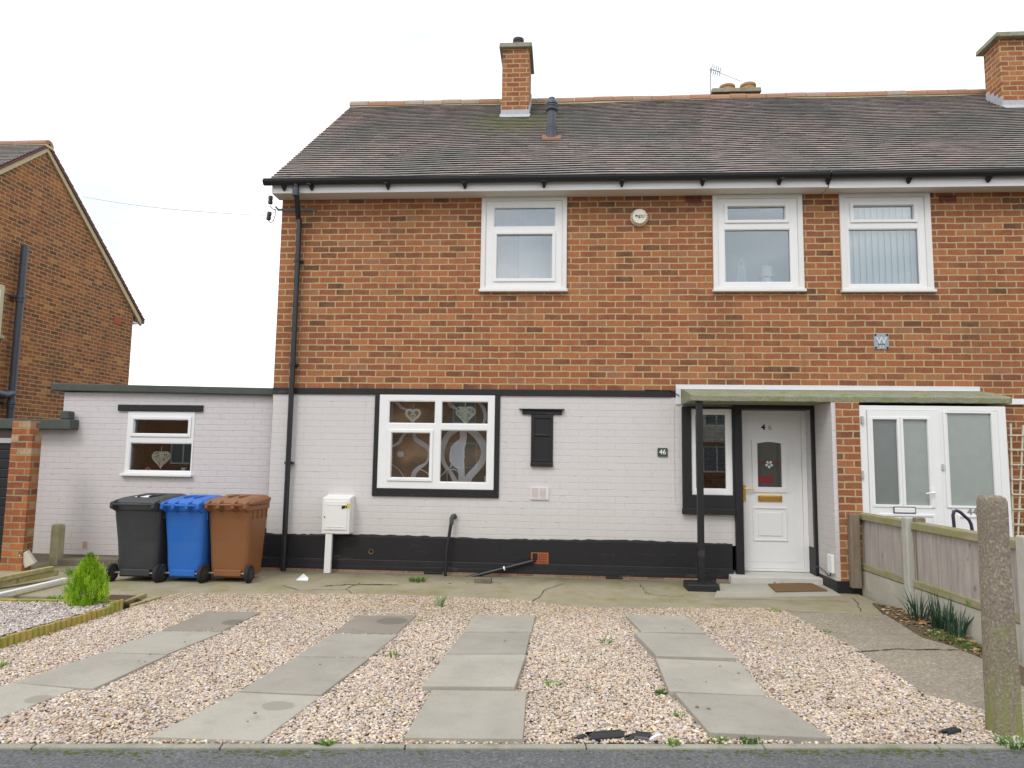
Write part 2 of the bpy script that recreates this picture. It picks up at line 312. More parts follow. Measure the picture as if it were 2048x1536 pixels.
# ------------------------------------------------------------------ mesh helpers
ORG = {}
class MB:
    def __init__(s, merge=False): s.v = []; s.f = []; s.a = []; s.merge = merge; s.d = {}
    def vert(s, p):
        if s.merge:
            k = (round(p[0], 5), round(p[1], 5), round(p[2], 5))
            if k in s.d: return s.d[k]
            s.d[k] = len(s.v)
        s.v.append(tuple(p)); return len(s.v)-1
    def face(s, pts, a=0.): s.f.append([s.vert(p) for p in pts]); s.a.append(a); return s
    def box(s, x0, x1, y0, y1, z0, z1, a=0.):
        if x0 > x1: x0, x1 = x1, x0
        if y0 > y1: y0, y1 = y1, y0
        if z0 > z1: z0, z1 = z1, z0
        return s.hexa([(x0, y0, z0), (x1, y0, z0), (x1, y1, z0), (x0, y1, z0)], [(x0, y0, z1), (x1, y0, z1), (x1, y1, z1), (x0, y1, z1)], a)
    def hexa(s, b, t, a=0.):
        n = len(b); i0 = len(s.v)
        m = s.merge; s.merge = False
        bi = [s.vert(p) for p in b]; ti = [s.vert(p) for p in t]; s.merge = m
        s.f.append(bi[::-1]); s.f.append(ti); s.a += [a, a]
        for i in range(n):
            j = (i+1) % n; s.f.append([bi[i], bi[j], ti[j], ti[i]]); s.a.append(a)
        return s
    def slab(s, x0, x1, z0, z1, y0, y1, holes=(), edges=True):
        "panel in the XZ plane from y0 (front) to y1 (back) with rectangular holes"
        mg = s.merge; s.merge = True
        xs = sorted({round(v, 5) for v in [x0, x1]+[h[i] for h in holes for i in (0, 1)] if x0-1e-6 <= v <= x1+1e-6})
        zs = sorted({round(v, 5) for v in [z0, z1]+[h[i] for h in holes for i in (2, 3)] if z0-1e-6 <= v <= z1+1e-6})
        def solid(i, j):
            if i < 0 or j < 0 or i >= len(xs)-1 or j >= len(zs)-1: return False
            cx, cz = (xs[i]+xs[i+1])/2, (zs[j]+zs[j+1])/2
            return not any(h[0] < cx < h[1] and h[2] < cz < h[3] for h in holes)
        for i in range(len(xs)-1):
            for j in range(len(zs)-1):
                if not solid(i, j): continue
                a, b, c, d = xs[i], xs[i+1], zs[j], zs[j+1]
                s.face([(a, y0, c), (b, y0, c), (b, y0, d), (a, y0, d)]); s.face([(a, y1, c), (a, y1, d), (b, y1, d), (b, y1, c)])
                if not solid(i-1, j): s.face([(a, y1, c), (a, y0, c), (a, y0, d), (a, y1, d)])
                if not solid(i+1, j): s.face([(b, y0, c), (b, y1, c), (b, y1, d), (b, y0, d)])
                if not solid(i, j-1): s.face([(a, y1, c), (b, y1, c), (b, y0, c), (a, y0, c)])
                if not solid(i, j+1): s.face([(a, y0, d), (b, y0, d), (b, y1, d), (a, y1, d)])
        s.merge = mg; return s
    def tube(s, pts, r, n=12, cap=True, closed=False, a=0.):
        pts = [Vector(p) for p in pts]; rings = []; N = len(pts)
        up = Vector((0, 0, 1)); prev = None
        for i, p in enumerate(pts):
            if closed: t = (pts[(i+1) % N]-pts[i-1]).normalized()
            else: t = (pts[min(i+1, N-1)]-pts[max(i-1, 0)]).normalized()
            if prev is None: u = t.cross(up) if abs(t.dot(up)) < .95 else t.cross(Vector((1, 0, 0)))
            else: u = prev - t*prev.dot(t)
            u.normalize(); prev = u; w = t.cross(u); rr = r[i] if isinstance(r, (list, tuple)) else r
            rings.append([s.vert(p+(u*math.cos(2*PI*k/n)+w*math.sin(2*PI*k/n))*rr) for k in range(n)])
        for i in range(N if closed else N-1):
            A, B = rings[i], rings[(i+1) % N]
            for k in range(n): s.f.append([A[k], A[(k+1) % n], B[(k+1) % n], B[k]]); s.a.append(a)
        if cap and not closed: s.f.append(rings[0][::-1]); s.f.append(rings[-1]); s.a += [a, a]
        return s
    def lathe(s, c, prof, n=24, axis='Z', cap=True):
        c = Vector(c); rings = []
        for r, h in prof:
            ring = []
            for k in range(n):
                q = 2*PI*k/n; x, y = r*math.cos(q), r*math.sin(q)
                p = {'Z': (x, y, h), 'X': (h, x, y), 'Y': (x, h, y)}[axis]
                ring.append(s.vert(c+Vector(p)))
            rings.append(ring)
        for A, B in zip(rings, rings[1:]):
            for k in range(n): s.f.append([A[k], A[(k+1) % n], B[(k+1) % n], B[k]]); s.a.append(0)
        if cap: s.f.append(rings[0][::-1]); s.f.append(rings[-1]); s.a += [0, 0]
        return s
    def prism(s, poly, z0, z1):
        return s.hexa([(p[0], p[1], z0) for p in poly], [(p[0], p[1], z1) for p in poly])
    def prismXZ(s, poly, y0, y1):
        return s.hexa([(p[0], y0, p[1]) for p in poly], [(p[0], y1, p[1]) for p in poly])
    def build(s, name, mat, parent=None, bevel=0, smooth=False, attr=False, seg=2):
        me = bpy.data.meshes.new(name); o = bpy.data.objects.new(name, me); COL.objects.link(o)
        org = ORG.get(parent.name, Vector()) if parent else Vector()
        me.from_pydata([tuple(Vector(v)-org) for v in s.v], [], s.f)
        me.materials.append(mat); me.validate(); 
        import bmesh
        bm = bmesh.new(); bm.from_mesh(me); bmesh.ops.recalc_face_normals(bm, faces=bm.faces)
        bm.to_mesh(me); bm.free()
        if attr and len(me.polygons) == len(s.a):
            at = me.attributes.new('rnd', 'FLOAT', 'FACE'); at.data.foreach_set('value', s.a)
        if smooth: me.shade_smooth()
        if smooth == 'auto':
            me.shade_smooth()
        if parent: o.parent = parent
        ORG[o.name] = org
        if bevel:
            md = o.modifiers.new('bevel', 'BEVEL'); md.width = bevel; md.segments = seg; md.limit_method = 'ANGLE'; md.angle_limit = .6
            md.use_clamp_overlap = True
        return o
def tag(o, label=None, cat=None, group=None, kind=None):
    if label: o['label'] = label
    if cat: o['category'] = cat
    if group: o['group'] = group
    if kind: o['kind'] = kind
    return o
def thing(name, loc, label, cat, group=None):
    o = bpy.data.objects.new(name, None); COL.objects.link(o); o.location = loc; o.empty_display_size = .2
    ORG[o.name] = Vector(loc); return tag(o, label, cat, group)
def autosmooth(o, ang=.6):
    me = o.data; me.shade_smooth()
    try: me.set_sharp_from_angle(angle=ang)
    except Exception: pass
    return o
def text(name, body, mat, parent, loc, size, ext=.002, align='CENTER', rot=(PI/2, 0, 0), shear=0, offset=0):
    c = bpy.data.curves.new(name, 'FONT'); c.body = body; c.size = size; c.extrude = ext; c.align_x = align; c.align_y = 'CENTER'; c.shear = shear; c.offset = offset
    c.materials.append(mat); o = bpy.data.objects.new(name, c); COL.objects.link(o); o.rotation_euler = rot
    bpy.context.view_layer.update()
    me = bpy.data.meshes.new_from_object(o.evaluated_get(bpy.context.evaluated_depsgraph_get())); bpy.data.objects.remove(o); me.materials.clear(); me.materials.append(mat)
    o = bpy.data.objects.new(name, me); COL.objects.link(o); o.rotation_euler = rot
    o.location = Vector(loc)-ORG.get(parent.name, Vector()); o.parent = parent; ORG[o.name] = ORG.get(parent.name, Vector()); return o
def copy_tree(o, parent=None):
    c = o.copy(); COL.objects.link(c); c.parent = parent; c.matrix_parent_inverse = Matrix.Identity(4)
    for ch in [q for q in bpy.data.objects if q.parent == o]: copy_tree(ch, c)
    return c

# ------------------------------------------------------------------ windows
def rect(px, Y):  # pixel box (x0,y0,x1,y1) -> X0,X1,Z0,Z1 on the plane y=Y
    a, b, c, d = onY(px[0], px[1], Y), onY(px[2], px[1], Y), onY(px[0], px[3], Y), onY(px[2], px[3], Y)
    return ((a.x+c.x)/2, (b.x+d.x)/2, (c.z+d.z)/2, (a.z+b.z)/2)
def upvc(parent, box, y, cells, gmat=None, name='window', sash=(), fd=.07):
    """white plastic window: outer frame with light openings 'cells' (X0,X1,Z0,Z1); sash = indexes of opening lights"""
    w = MB().slab(box[0], box[1], box[2], box[3], y, y+fd, [tuple(c) for c in cells]).build(name, M_upvc, parent, .006)
    ORG[w.name] = ORG[parent.name]
    for i, c in enumerate(cells):
        if i in sash:
            g = .038
            MB().slab(c[0]-g, c[1]+g, c[2]-g, c[3]+g, y-.016, y-.001, [(c[0]+.002, c[1]-.002, c[2]+.002, c[3]-.002)]).build('sash', M_upvc, w, .005)
        # glazing bead
        MB().slab(c[0]-.001, c[1]+.001, c[2]-.001, c[3]+.001, y+.006, y+.03, [(c[0]+.008, c[1]-.008, c[2]+.008, c[3]-.008)]).build('glazing_bead', M_upvc, w, .003)
        MB().box(c[0]+.002, c[1]-.002, y+.032, y+.038, c[2]+.002, c[3]-.002).build('pane', gmat or M_glass, w)
    return w

# ================================================================== GROUND
Z = lambda p: (p.x, p.y)
MB().face([(-400, -400, -.16), (400, -400, -.16), (400, 400, -.16), (-400, 400, -.16)]).build('ground', M_soil)['kind'] = 'structure'
k0, k1 = onZ(0, 1496), onZ(2048, 1496); KDIR = (k1-k0).normalized(); nb = Vector((KDIR.y, -KDIR.x, 0))
if nb.y > 0: nb = -nb
def kline(s, off, z): p = k0+KDIR*s+nb*off; return (p.x, p.y, z)
MB().hexa([kline(-14, 0, -.15), kline(22, 0, -.15), kline(22, 2.6, -.15), kline(-14, 2.6, -.15)], [kline(-14, 0, -.010), kline(22, 0, -.010), kline(22, 2.6, -.02), kline(-14, 2.6, -.02)]).build('pavement', M_tarmac)['kind'] = 'structure'
MB().hexa([kline(-14, 2.6, -.155), kline(22, 2.6, -.155), kline(22, 9., -.155), kline(-14, 9., -.155)], [kline(-14, 2.6, -.14), kline(22, 2.6, -.14), kline(22, 9., -.14), kline(-14, 9, -.14)]).build('road', M_tarmac)['kind'] = 'structure'
kb = MB(); s = -9.
while s < 12:
    L = .915; j = random.uniform(-.004, .004)
    kb.hexa([kline(s, -.05+j, -.12), kline(s+L-.006, -.05+j, -.12), kline(s+L-.006, -.001+j, -.12), kline(s, -.001+j, -.12)],
            [kline(s, -.05+j, .004), kline(s+L-.006, -.05+j, .004), kline(s+L-.006, -.001+j, .002), kline(s, -.001+j, .002)]); s += L
tag(kb.build('edging_kerb', M_kerb, None, .006), kind='structure')
MB().prism([(-16, -5.2), (-6.2, -5.2), (-6.2, .5), (-16, .5)], -.14, -.03).build('driveway', M_tarmac)['kind'] = 'structure'
# concrete apron along the house
front = [onZ(x, y, -.005) for x, y in [(318, 1201), (355, 1190), (554, 1191), (700, 1190), (870, 1196), (960, 1199), (1050, 1204), (1152, 1218), (1249, 1219), (1453, 1219), (1533, 1219), (1575, 1226)]]
apr = [(-9.5, -1.9), (-5.6, -2.0)] + [Z(p) for p in front] + [(3.32, -1.75), (3.34, .6), (-9.5, .6)]
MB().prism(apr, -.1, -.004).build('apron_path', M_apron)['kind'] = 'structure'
# aggregate path on the right
pl = [onZ(x, y) for x, y in [(1575, 1226), (1640, 1262), (1700, 1293), (1770, 1338), (1850, 1392), (1905, 1405), (1960, 1422)]]
pth = [Z(p) for p in pl] + [(2.62, -4.85), (3.42, -4.85), (3.42, -1.75)]
MB().prism(pth, -.1, .008).build('side_path', M_path, None, .004)['kind'] = 'structure'
# thin raised crack filler line across the path and the patch step at the door
MB().prism([Z(onZ(x, y)) for x, y in [(1440, 1169), (1648, 1170), (1684, 1193), (1428, 1196)]], -.05, .012).build('threshold_slab', concrete('threshold_concrete', (.43, .41, .34), (.25, .25, .12), .0, 1., .15, .15), None, .006)['kind'] = 'structure'
cr = NT('dark_crack'); M_crack = cr.fin((.06, .05, .035), .95, None, .1)
def crack(pxs, w=.006, z=.002):
    m = MB(); P = []
    for (a, b), (c, d) in zip(pxs, pxs[1:]):
        for k in range(6): u = k/6; P.append((a+(c-a)*u+random.uniform(-4, 4), b+(d-b)*u+random.uniform(-1, 1)))
    P.append(pxs[-1]); q = [onZ(x, y, z) for x, y in P]
    for i in range(len(q)-1):
        t = (q[i+1]-q[i]); t.z = 0; n = Vector((-t.y, t.x, 0)).normalized()*w*random.uniform(.4, 1.)
        m.face([q[i]-n, q[i+1]-n*random.uniform(.3, 1.2), q[i+1]+n*random.uniform(.3, 1.2), q[i]+n])
    o = m.build('ground_crack', M_crack); o['kind'] = 'structure'; return o
crack([(1066, 1204), (1095, 1178), (1130, 1165)]); crack([(1280, 1170), (1292, 1186), (1310, 1190), (1368, 1192)]); crack([(560, 1170), (600, 1180), (690, 1178), (722, 1198)]); crack([(690, 1178), (720, 1165)])
crack([(1560, 1222), (1700, 1227)], .006, .001); crack([(1705, 1195), (1722, 1222)], .006); crack([(1710, 1303), (1800, 1298), (1900, 1299), (1975, 1302)], .012, .013); crack([(1428, 1197), (1700, 1203)], .006)
crack([(1640, 1262), (1700, 1293), (1770, 1338), (1850, 1392)], .014, .0105)
crack([(800, 1170), (690, 1168), (650, 1172)], .02)

# ------------------------------------------------------------------ gravel
ICO_V = []; ph = (1+5**.5)/2
for a, b in [(-1, ph), (1, ph), (-1, -ph), (1, -ph)]: ICO_V += [(a, b, 0)]
for a, b in [(-1, ph), (1, ph), (-1, -ph), (1, -ph)]: ICO_V += [(0, a, b)]
for a, b in [(-1, ph), (1, ph), (-1, -ph), (1, -ph)]: ICO_V += [(b, 0, a)]
ICO_V = np.array(ICO_V)/np.linalg.norm(ICO_V[0])
_fc = []
for i in range(12):
    for j in range(i+1, 12):
        for k in range(j+1, 12):
            if all(np.linalg.norm(ICO_V[a]-ICO_V[b]) < 1.06 for a, b in ((i, j), (j, k), (i, k))):
                nn = np.cross(ICO_V[j]-ICO_V[i], ICO_V[k]-ICO_V[i])
                _fc.append((i, j, k) if nn.dot(ICO_V[i]) > 0 else (i, k, j))
ICO_F = np.array(_fc)
def inpoly(P, poly):
    x, y = P[:, 0], P[:, 1]; r = np.zeros(len(P), bool); n = len(poly)
    for i in range(n):
        (x0, y0), (x1, y1) = poly[i], poly[(i+1) % n]
        c = ((y0 > y) != (y1 > y)); xi = (x1-x0)*(y-y0)/((y1-y0) if y1 != y0 else 1e-9)+x0
        r ^= c & (x < xi)
    return r
PAL = np.array([(.68, .55, .43), (.60, .44, .31), (.66, .54, .48), (.50, .42, .42), (.78, .72, .65), (.42, .29, .22), (.70, .56, .37), (.58, .50, .48), (.72, .61, .53), (.64, .50, .40), (.60, .52, .52)])
PAL2 = np.array([(.55, .48, .46), (.66, .60, .58), (.45, .38, .40), (.74, .70, .68), (.60, .50, .42), (.34, .28, .28), (.62, .54, .52)])
def gravel(name, poly, excl, dens, smin, smax, pal, z0=0., seed=1):
    rg = np.random.default_rng(seed); p = np.array(poly); lo, hi = p.min(0), p.max(0)
    n = int((hi-lo).prod()*dens); P = rg.uniform(lo, hi, (n, 2)); k = inpoly(P, poly)
    for e in excl: k &= ~inpoly(P, e)
    P = P[k]; n = len(P)
    s = smin+(smax-smin)*rg.beta(1.6, 3.2, n)
    sc = np.stack([s*rg.uniform(.8, 1.25, n), s*rg.uniform(.7, 1.05, n), s*rg.uniform(.38, .7, n)], 1)
    th = rg.uniform(0, 2*PI, n); tl = rg.normal(0, .3, n)
    V = ICO_V[None]*sc[:, None]; V = V*(1+rg.normal(0, .09, (n, 12, 1)))
    ct, st = np.cos(tl)[:, None], np.sin(tl)[:, None]; y, z = V[..., 1]*ct-V[..., 2]*st, V[..., 1]*st+V[..., 2]*ct
    ca, sa = np.cos(th)[:, None], np.sin(th)[:, None]; x2, y2 = V[..., 0]*ca-y*sa, V[..., 0]*sa+y*ca
    hz = z0+rg.uniform(-.004, .009, n)
    V = np.stack([x2+P[:, :1], y2+P[:, 1:], z+hz[:, None]], 2).reshape(-1, 3)
    Fc = (ICO_F[None]+(np.arange(n)*12)[:, None, None]).reshape(-1, 3)
    me = bpy.data.meshes.new(name); me.vertices.add(len(V)); me.vertices.foreach_set('co', V.astype(np.float32).ravel())
    me.loops.add(len(Fc)*3); me.loops.foreach_set('vertex_index', Fc.astype(np.int32).ravel())
    me.polygons.add(len(Fc)); me.polygons.foreach_set('loop_start', (np.arange(len(Fc))*3).astype(np.int32)); me.polygons.foreach_set('loop_total', np.full(len(Fc), 3, np.int32))
    me.update(calc_edges=True)
    c = pal[rg.integers(0, len(pal), n)]*rg.uniform(.70, 1.10, (n, 1))*np.array([[.995, 1., .96]])
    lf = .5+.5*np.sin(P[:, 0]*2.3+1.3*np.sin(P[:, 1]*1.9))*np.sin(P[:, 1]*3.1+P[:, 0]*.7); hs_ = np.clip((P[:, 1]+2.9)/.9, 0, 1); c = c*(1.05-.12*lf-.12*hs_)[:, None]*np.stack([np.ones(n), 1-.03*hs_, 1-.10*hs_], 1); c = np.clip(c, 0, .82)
    c = np.concatenate([c, np.ones((n, 1))], 1); c = np.repeat(c, 12, 0)
    at = me.attributes.new('Col', 'FLOAT_COLOR', 'POINT'); at.data.foreach_set('color', c.astype(np.float32).ravel())
    me.shade_smooth(); me.materials.append(M_gravel)
    o = bpy.data.objects.new(name, me); COL.objects.link(o); o['kind'] = 'stuff'; return o
# paving slabs: corner pixels (far-left, far-right, near-right, near-left), top height
SL = [
 ([(412, 1222), (523, 1224), (445, 1262), (323, 1260)], .02, M_slab_dark), ([(320, 1261), (446, 1264), (335, 1308), (203, 1303)], .022, M_slab),
 ([(201, 1305), (334, 1310), (187, 1377), (27, 1364)], .025, M_slab), ([(25, 1366), (150, 1376), (-8, 1437), (-150, 1424)], .022, M_slab),
 ([(715, 1230), (833, 1231), (794, 1267), (664, 1265)], .02, M_slab_dark), ([(664, 1267), (795, 1269), (740, 1313), (592, 1312)], .022, M_slab),
 ([(591, 1314), (739, 1315), (643, 1388), (479, 1382)], .028, M_slab), ([(478, 1385), (641, 1391), (523, 1479), (297, 1474)], .022, M_slab),
 ([(949, 1230), (1071, 1231), (1063, 1263), (929, 1262)], .03, M_slab), ([(928, 1264), (1061, 1265), (1051, 1307), (893, 1306)], .03, M_slab),
 ([(892, 1308), (1052, 1309), (1030, 1373), (844, 1371)], .045, M_slab), ([(864, 1379), (1053, 1382), (1046, 1477), (808, 1474)], .028, M_slab),
 ([(1250, 1229), (1373, 1232), (1410, 1265), (1284, 1263)], .038, M_slab), ([(1268, 1265), (1412, 1268), (1473, 1314), (1313, 1312)], .05, M_slab),
 ([(1312, 1317), (1480, 1323), (1532, 1389), (1338, 1382)], .045, M_slab), ([(1350, 1386), (1542, 1392), (1662, 1474), (1419, 1465)], .036, M_slab)]
SLP = []
SLAB_LABELS = ['dark stained slab at the house end of the leftmost slab track', 'second slab from the house in the leftmost slab track', 'third slab from the house in the leftmost slab track', 'slab cut by the left photo edge, nearest the pavement in the leftmost track',
 'dark stained slab at the house end of the second slab track from the left', 'second slab from the house in the second track from the left', 'third slab from the house in the second track from the left', 'slab with an oval stain nearest the pavement in the second track from the left',
 'pale slab at the house end of the third track, left of the centre', 'second slab from the house in the third track from the left', 'third slab from the house in the third track, its front edge raised', 'large pale slab nearest the pavement in the third track from the left',
 'small slab at the house end of the rightmost slab track', 'second slab from the house in the rightmost track, its front edge raised', 'third slab from the house in the rightmost slab track', 'large slab nearest the pavement in the rightmost slab track']
for i, (c, zt, mt) in enumerate(SL):
    q = [onZ(x, y, zt) for x, y in c]; SLP.append([Z(p) for p in q])
    tl = random.uniform(-.004, .004)
    top = [(p.x, p.y, zt+(tl if k in (0, 3) else -tl)) for k, p in enumerate(q)]
    o = MB().hexa([(p.x, p.y, zt-.055) for p in q], top).build('paving_slab', mt, None, .005)
    tag(o, SLAB_LABELS[i], 'paving slab', 'concrete paving slabs laid as wheel tracks in the gravel')
# damp oval stains soaked into four of the slabs
def damp(m, spots, col):
    t = NT.__new__(NT); t.m = m; t.n = m.node_tree.nodes; t.l = m.node_tree.links; t.b = t.n['Principled BSDF']
    src = t.b.inputs['Base Color'].links[0].from_socket; nz = t.noise(14, 4, .6)
    for px, py, rx, ry in spots:
        c = onZ(px, py, .025); a = abs((onZ(px+rx, py, .025)-c).length); b = abs((onZ(px, py+ry, .025)-c).length)
        mp = t.add('ShaderNodeVectorMath', operation='SUBTRACT'); t.link(t.pos(), mp.inputs[0]); mp.inputs[1].default_value = c
        sc = t.add('ShaderNodeVectorMath', operation='MULTIPLY'); t.link(mp.outputs[0], sc.inputs[0]); sc.inputs[1].default_value = (1/a, 1/b, 0)
        ln = t.add('ShaderNodeVectorMath', operation='LENGTH'); t.link(sc.outputs[0], ln.inputs[0])
        f = t.ramp(t.math('ADD', ln.outputs['Value'], t.math('MULTIPLY_ADD', nz.outputs['Fac'], .5, -.25)), [(.8, .8), (1., 0.)]); src = t.mix(f, src, col)
    t.link(src, t.b.inputs['Base Color'])
damp(M_slab, [(556, 1410, 37, 10), (78, 1396, 28, 8)], (.27, .25, .20)); damp(M_slab_dark, [(467, 1243, 24, 6), (784, 1241, 34, 8)], (.16, .145, .12))
grav_poly = [kline(-5.5, -.05, 0)[:2], kline(8.3, -.05, 0)[:2], (2.60, -4.85)] + [Z(p) for p in pl[::-1]] + [Z(p) for p in front[::-1]] + [Z(onZ(246, 1222)), Z(onZ(0, 1300)), Z(onZ(-330, 1402)), (-6.2, -5.1)]
# pull the front corners onto the edging
o = MB().face([(p[0], p[1], -.012) for p in grav_poly]).build('gravel_bed_base', M_gbase); o['kind'] = 'structure'
view_poly = [Z(onZ(-260, 1530)), Z(onZ(2300, 1530)), (3.0, -4.2), (3.0, -1.2), (-6.5, -1.2), (-9.5, -3.)]
gp = [kline(-1.8, -.05, 0)[:2], kline(5.75, -.05, 0)[:2], (2.60, -4.85)] + [Z(p) for p in pl[::-1]] + [Z(p) for p in front[::-1]] + [Z(onZ(246, 1222)), Z(onZ(0, 1300)), Z(onZ(-200, 1380))]
def shrink(q, d=.012):
    c = np.mean(q, 0); return [tuple(np.array(p)+(c-np.array(p))/np.linalg.norm(c-np.array(p))*d) for p in q]
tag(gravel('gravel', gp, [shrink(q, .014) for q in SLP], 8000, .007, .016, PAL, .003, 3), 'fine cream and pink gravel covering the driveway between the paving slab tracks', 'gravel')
bed = [Z(onZ(-330, 1216)), Z(onZ(140, 1216)), Z(onZ(236, 1216)), Z(onZ(225, 1222)), Z(onZ(0, 1286)), Z(onZ(-160, 1340)), Z(onZ(-330, 1400))]
MB().face([(p[0], p[1], .035) for p in bed]).build('planting_bed_base', M_gbase)['kind'] = 'structure'
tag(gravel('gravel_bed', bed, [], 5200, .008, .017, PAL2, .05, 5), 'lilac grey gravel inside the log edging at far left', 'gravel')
# strays on the slabs
st = []
for px, py in [(1330, 1257), (1366, 1260), (1358, 1277), (1380, 1290), (1440, 1334), (1477, 1348), (1362, 1362), (1412, 1366), (1394, 1415), (1417, 1418), (700, 1376), (510, 1428), (495, 1445), (290, 1325), (277, 1324), (370, 1285), (424, 1259), (300, 1310), (430, 1225), (600, 1290), (880, 1300), (1010, 1283), (640, 1330), (705, 1260)]:
    st.append(onZ(px, py, .04))
sm = MB()
for p in st:
    s_ = random.uniform(.007, .013); b = len(sm.v)
    for v in ICO_V: sm.v.append((p.x+v[0]*s_, p.y+v[1]*s_*.8, p.z+v[2]*s_*.5+.006))
    for f in ICO_F: sm.f.append([b+int(x) for x in f]); sm.a.append(0)
tag(sm.build('loose_gravel', simple('brown_stone', (.30, .21, .16), .8, .2, var=.4, scale=30), None, smooth=True), 'loose brown stones and crumbs scattered over the paving slabs', 'gravel', kind='stuff')

# ================================================================== HOUSE 46
XL, XS, XR = -3.752, 3.16, 8.6       # left corner, joint with number 44, far right
ZB, ZS, ZT = 2.305, 2.32, 4.857      # band
house = thing('brick_house', (XL+1, 0, 0), 'brick house with painted white ground floor, black plinth and white front door', 'house')
W1 = rect((962, 394, 1134, 584), 0); W2 = rect((1425, 391, 1606, 584), 0)
W3 = rect((1680, 396, 1863, 585), 0); WK = rect((757, 789, 989, 978), 0)
W1 = (W1[0], W1[1], W1[2], ZT); W2 = (W2[0], W2[1], W2[2], ZT); W3 = (W3[0], W3[1], W3[2], ZT)
WS = rect((1382, 818, 1464, 990), 0); DR = (2.255, 3.015, .1, 2.07)
print('windows', W1, W2, W3, WK, WS)
MB().slab(XL, XS, ZS, ZT, 0, .28, [W1, W2]).build('upper_wall', M_brick, house)
# lower painted wall: openings for the kitchen window, side window and door, sits 2 mm behind the bricks above
door_hole = (2.17, 3.075, -.03, 2.125)
MB().slab(XL, 3.10, .425, ZB-.06, .004, .28, [WK, WS, (door_hole[0], door_hole[1], .4, 2.13)]).build('painted_wall', M_paint, house)
MB().slab(XL-.0, 2.1, .155, .435, -.012, .28).build('plinth', M_black, house)
rp = random.Random(8); m = MB(); xx = XL; zc = .46
while xx < 2.1:
    x2 = min(xx+rp.uniform(.03, .09), 2.1); zn = .458+rp.uniform(-.007, .006)+.007*math.sin(xx*2.2)
    m.hexa([(xx, -.012, .436), (x2, -.012, .436), (x2, .003, .436), (xx, .003, .436)], [(xx, -.007, zc), (x2, -.007, zn), (x2, .003, zn), (xx, .003, zc)]); xx = x2; zc = zn
m.build('plinth_edge', M_black, house)
hq = onY(742, 1103, -.013); autosmooth(MB().lathe((hq.x, -.013, hq.z), [(.034, .0), (.034, -.006), (.024, -.004), (.02, .0)], 14, 'Y').build('pipe_hole', simple('chipped_hole', (.16, .11, .08), .9, .1, var=.5, scale=60), house)); MB().lathe((hq.x, -.013, hq.z), [(.018, -.0075), (.017, -.008)], 12, 'Y').build('hole_void', M_dark, house)
MB().slab(XL-.02, 2.1, .03, .155, -.035, .28).build('plinth_course', M_black_brick, house, .006)
MB().slab(XL-.03, 2.1, -.08, .03, -.03, .28).build('foundation_course', brick_mat('foundation_brick', [(0, (.2, .12, .09)), (.5, (.35, .24, .17)), (1, (.42, .2, .13))], (.35, .3, .22), .7), house)
MB().box(XL, 1.38, -.018, .02, ZB-.062, ZS+.004).build('string_band', M_black, house, .005)
MB().box(1.38, 3.16, -.004, .02, ZB-.062, ZS+.004).build('string_band', M_black, house)
# shell
sh = MB()
gy0, gy1, gyr, zr, ze = .0, 6.1, 3.04, 7.70, 4.95
sh.face([(XL, .0, -.1), (XL, 6.1, -.1), (XL, 6.1, ze), (XL, gyr, zr), (XL, .0, ze)]); sh.face([(XL, 6.1, -.1), (XS, 6.1, -.1), (XS, 6.1, ze), (XL, 6.1, ze)])
sh.build('gable_wall', M_brick, house)
MB().box(XL+.1, XS, .4, 6., 2.42, 2.45).build('floor_slab', M_dark, house)

# roof
SL_ = math.atan2(7.775-5.0, 3.04+.30); 
def tiles(x0, x1, yE, zE, yR, zR, parent, seed=1, verge=True, name='roof_tiles', mat=None, warm=1.):
    rg = random.Random(seed); L = math.hypot(yR-yE, zR-zE); dyy, dzz = (yR-yE)/L, (zR-zE)/L; nx = (-dzz if dyy > 0 else dzz); N = Vector((0, -dzz*(1 if dyy > 0 else -1), abs(dyy)))
    U = Vector((0, dyy, dzz)); g = .0985; n = int(L/g); m = MB(); w = .166
    def wave(x, s): return (.006*math.sin(x*1.3+s*.9+1)+.004*math.sin(x*3.1-s*.7)+.007*math.sin(s*1.3+x*.8)*(1 if x > 2 else .4))*min(1, (x-x0)/1.5 if warm else 1)
    for j in range(n+1):
        x = x0-(w/2 if j % 2 else 0); s0 = j*g
        while x < x1:
            a, b = max(x, x0+rg.uniform(-.006, .006)), min(x+w-.003, x1)
            if b-a > .02:
                lift = .019+rg.uniform(-.001, .0015); s1 = min(s0+g+.03, L+.01); sl = s0-rg.uniform(0, .003)
                P = lambda xx, s, h: Vector((xx, yE, zE))+U*s+N*(h+wave(xx, s0))
                t1, t2 = rg.uniform(-.001, .001), rg.uniform(-.001, .001)
                top = [P(a, sl, lift+t1), P(b, sl, lift+t2), P(b, s1, .0), P(a, s1, .0)]
                bot = [P(a, sl, lift-.012+t1), P(b, sl, lift-.012+t2), P(b, s1, -.008), P(a, s1, -.008)]
                edge = max(0, 1-(a-x0)/1.2)*.35*warm+.12*math.exp(-((s0-L)/.5)**2)
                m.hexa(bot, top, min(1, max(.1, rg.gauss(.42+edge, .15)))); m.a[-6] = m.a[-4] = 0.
            x += w
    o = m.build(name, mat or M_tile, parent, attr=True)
    d = MB(); P2 = lambda xx, s, h: Vector((xx, yE, zE))+U*s+N*h
    d.hexa([P2(x0+.01, 0, -.06), P2(x1, 0, -.06), P2(x1, L, -.06), P2(x0+.01, L, -.06)], [P2(x0+.01, 0, -.012), P2(x1, 0, -.012), P2(x1, L, -.012), P2(x0+.01, L, -.012)])
    d.build('roof_deck', M_dark if warm != .5 else M_vtile, parent); return o
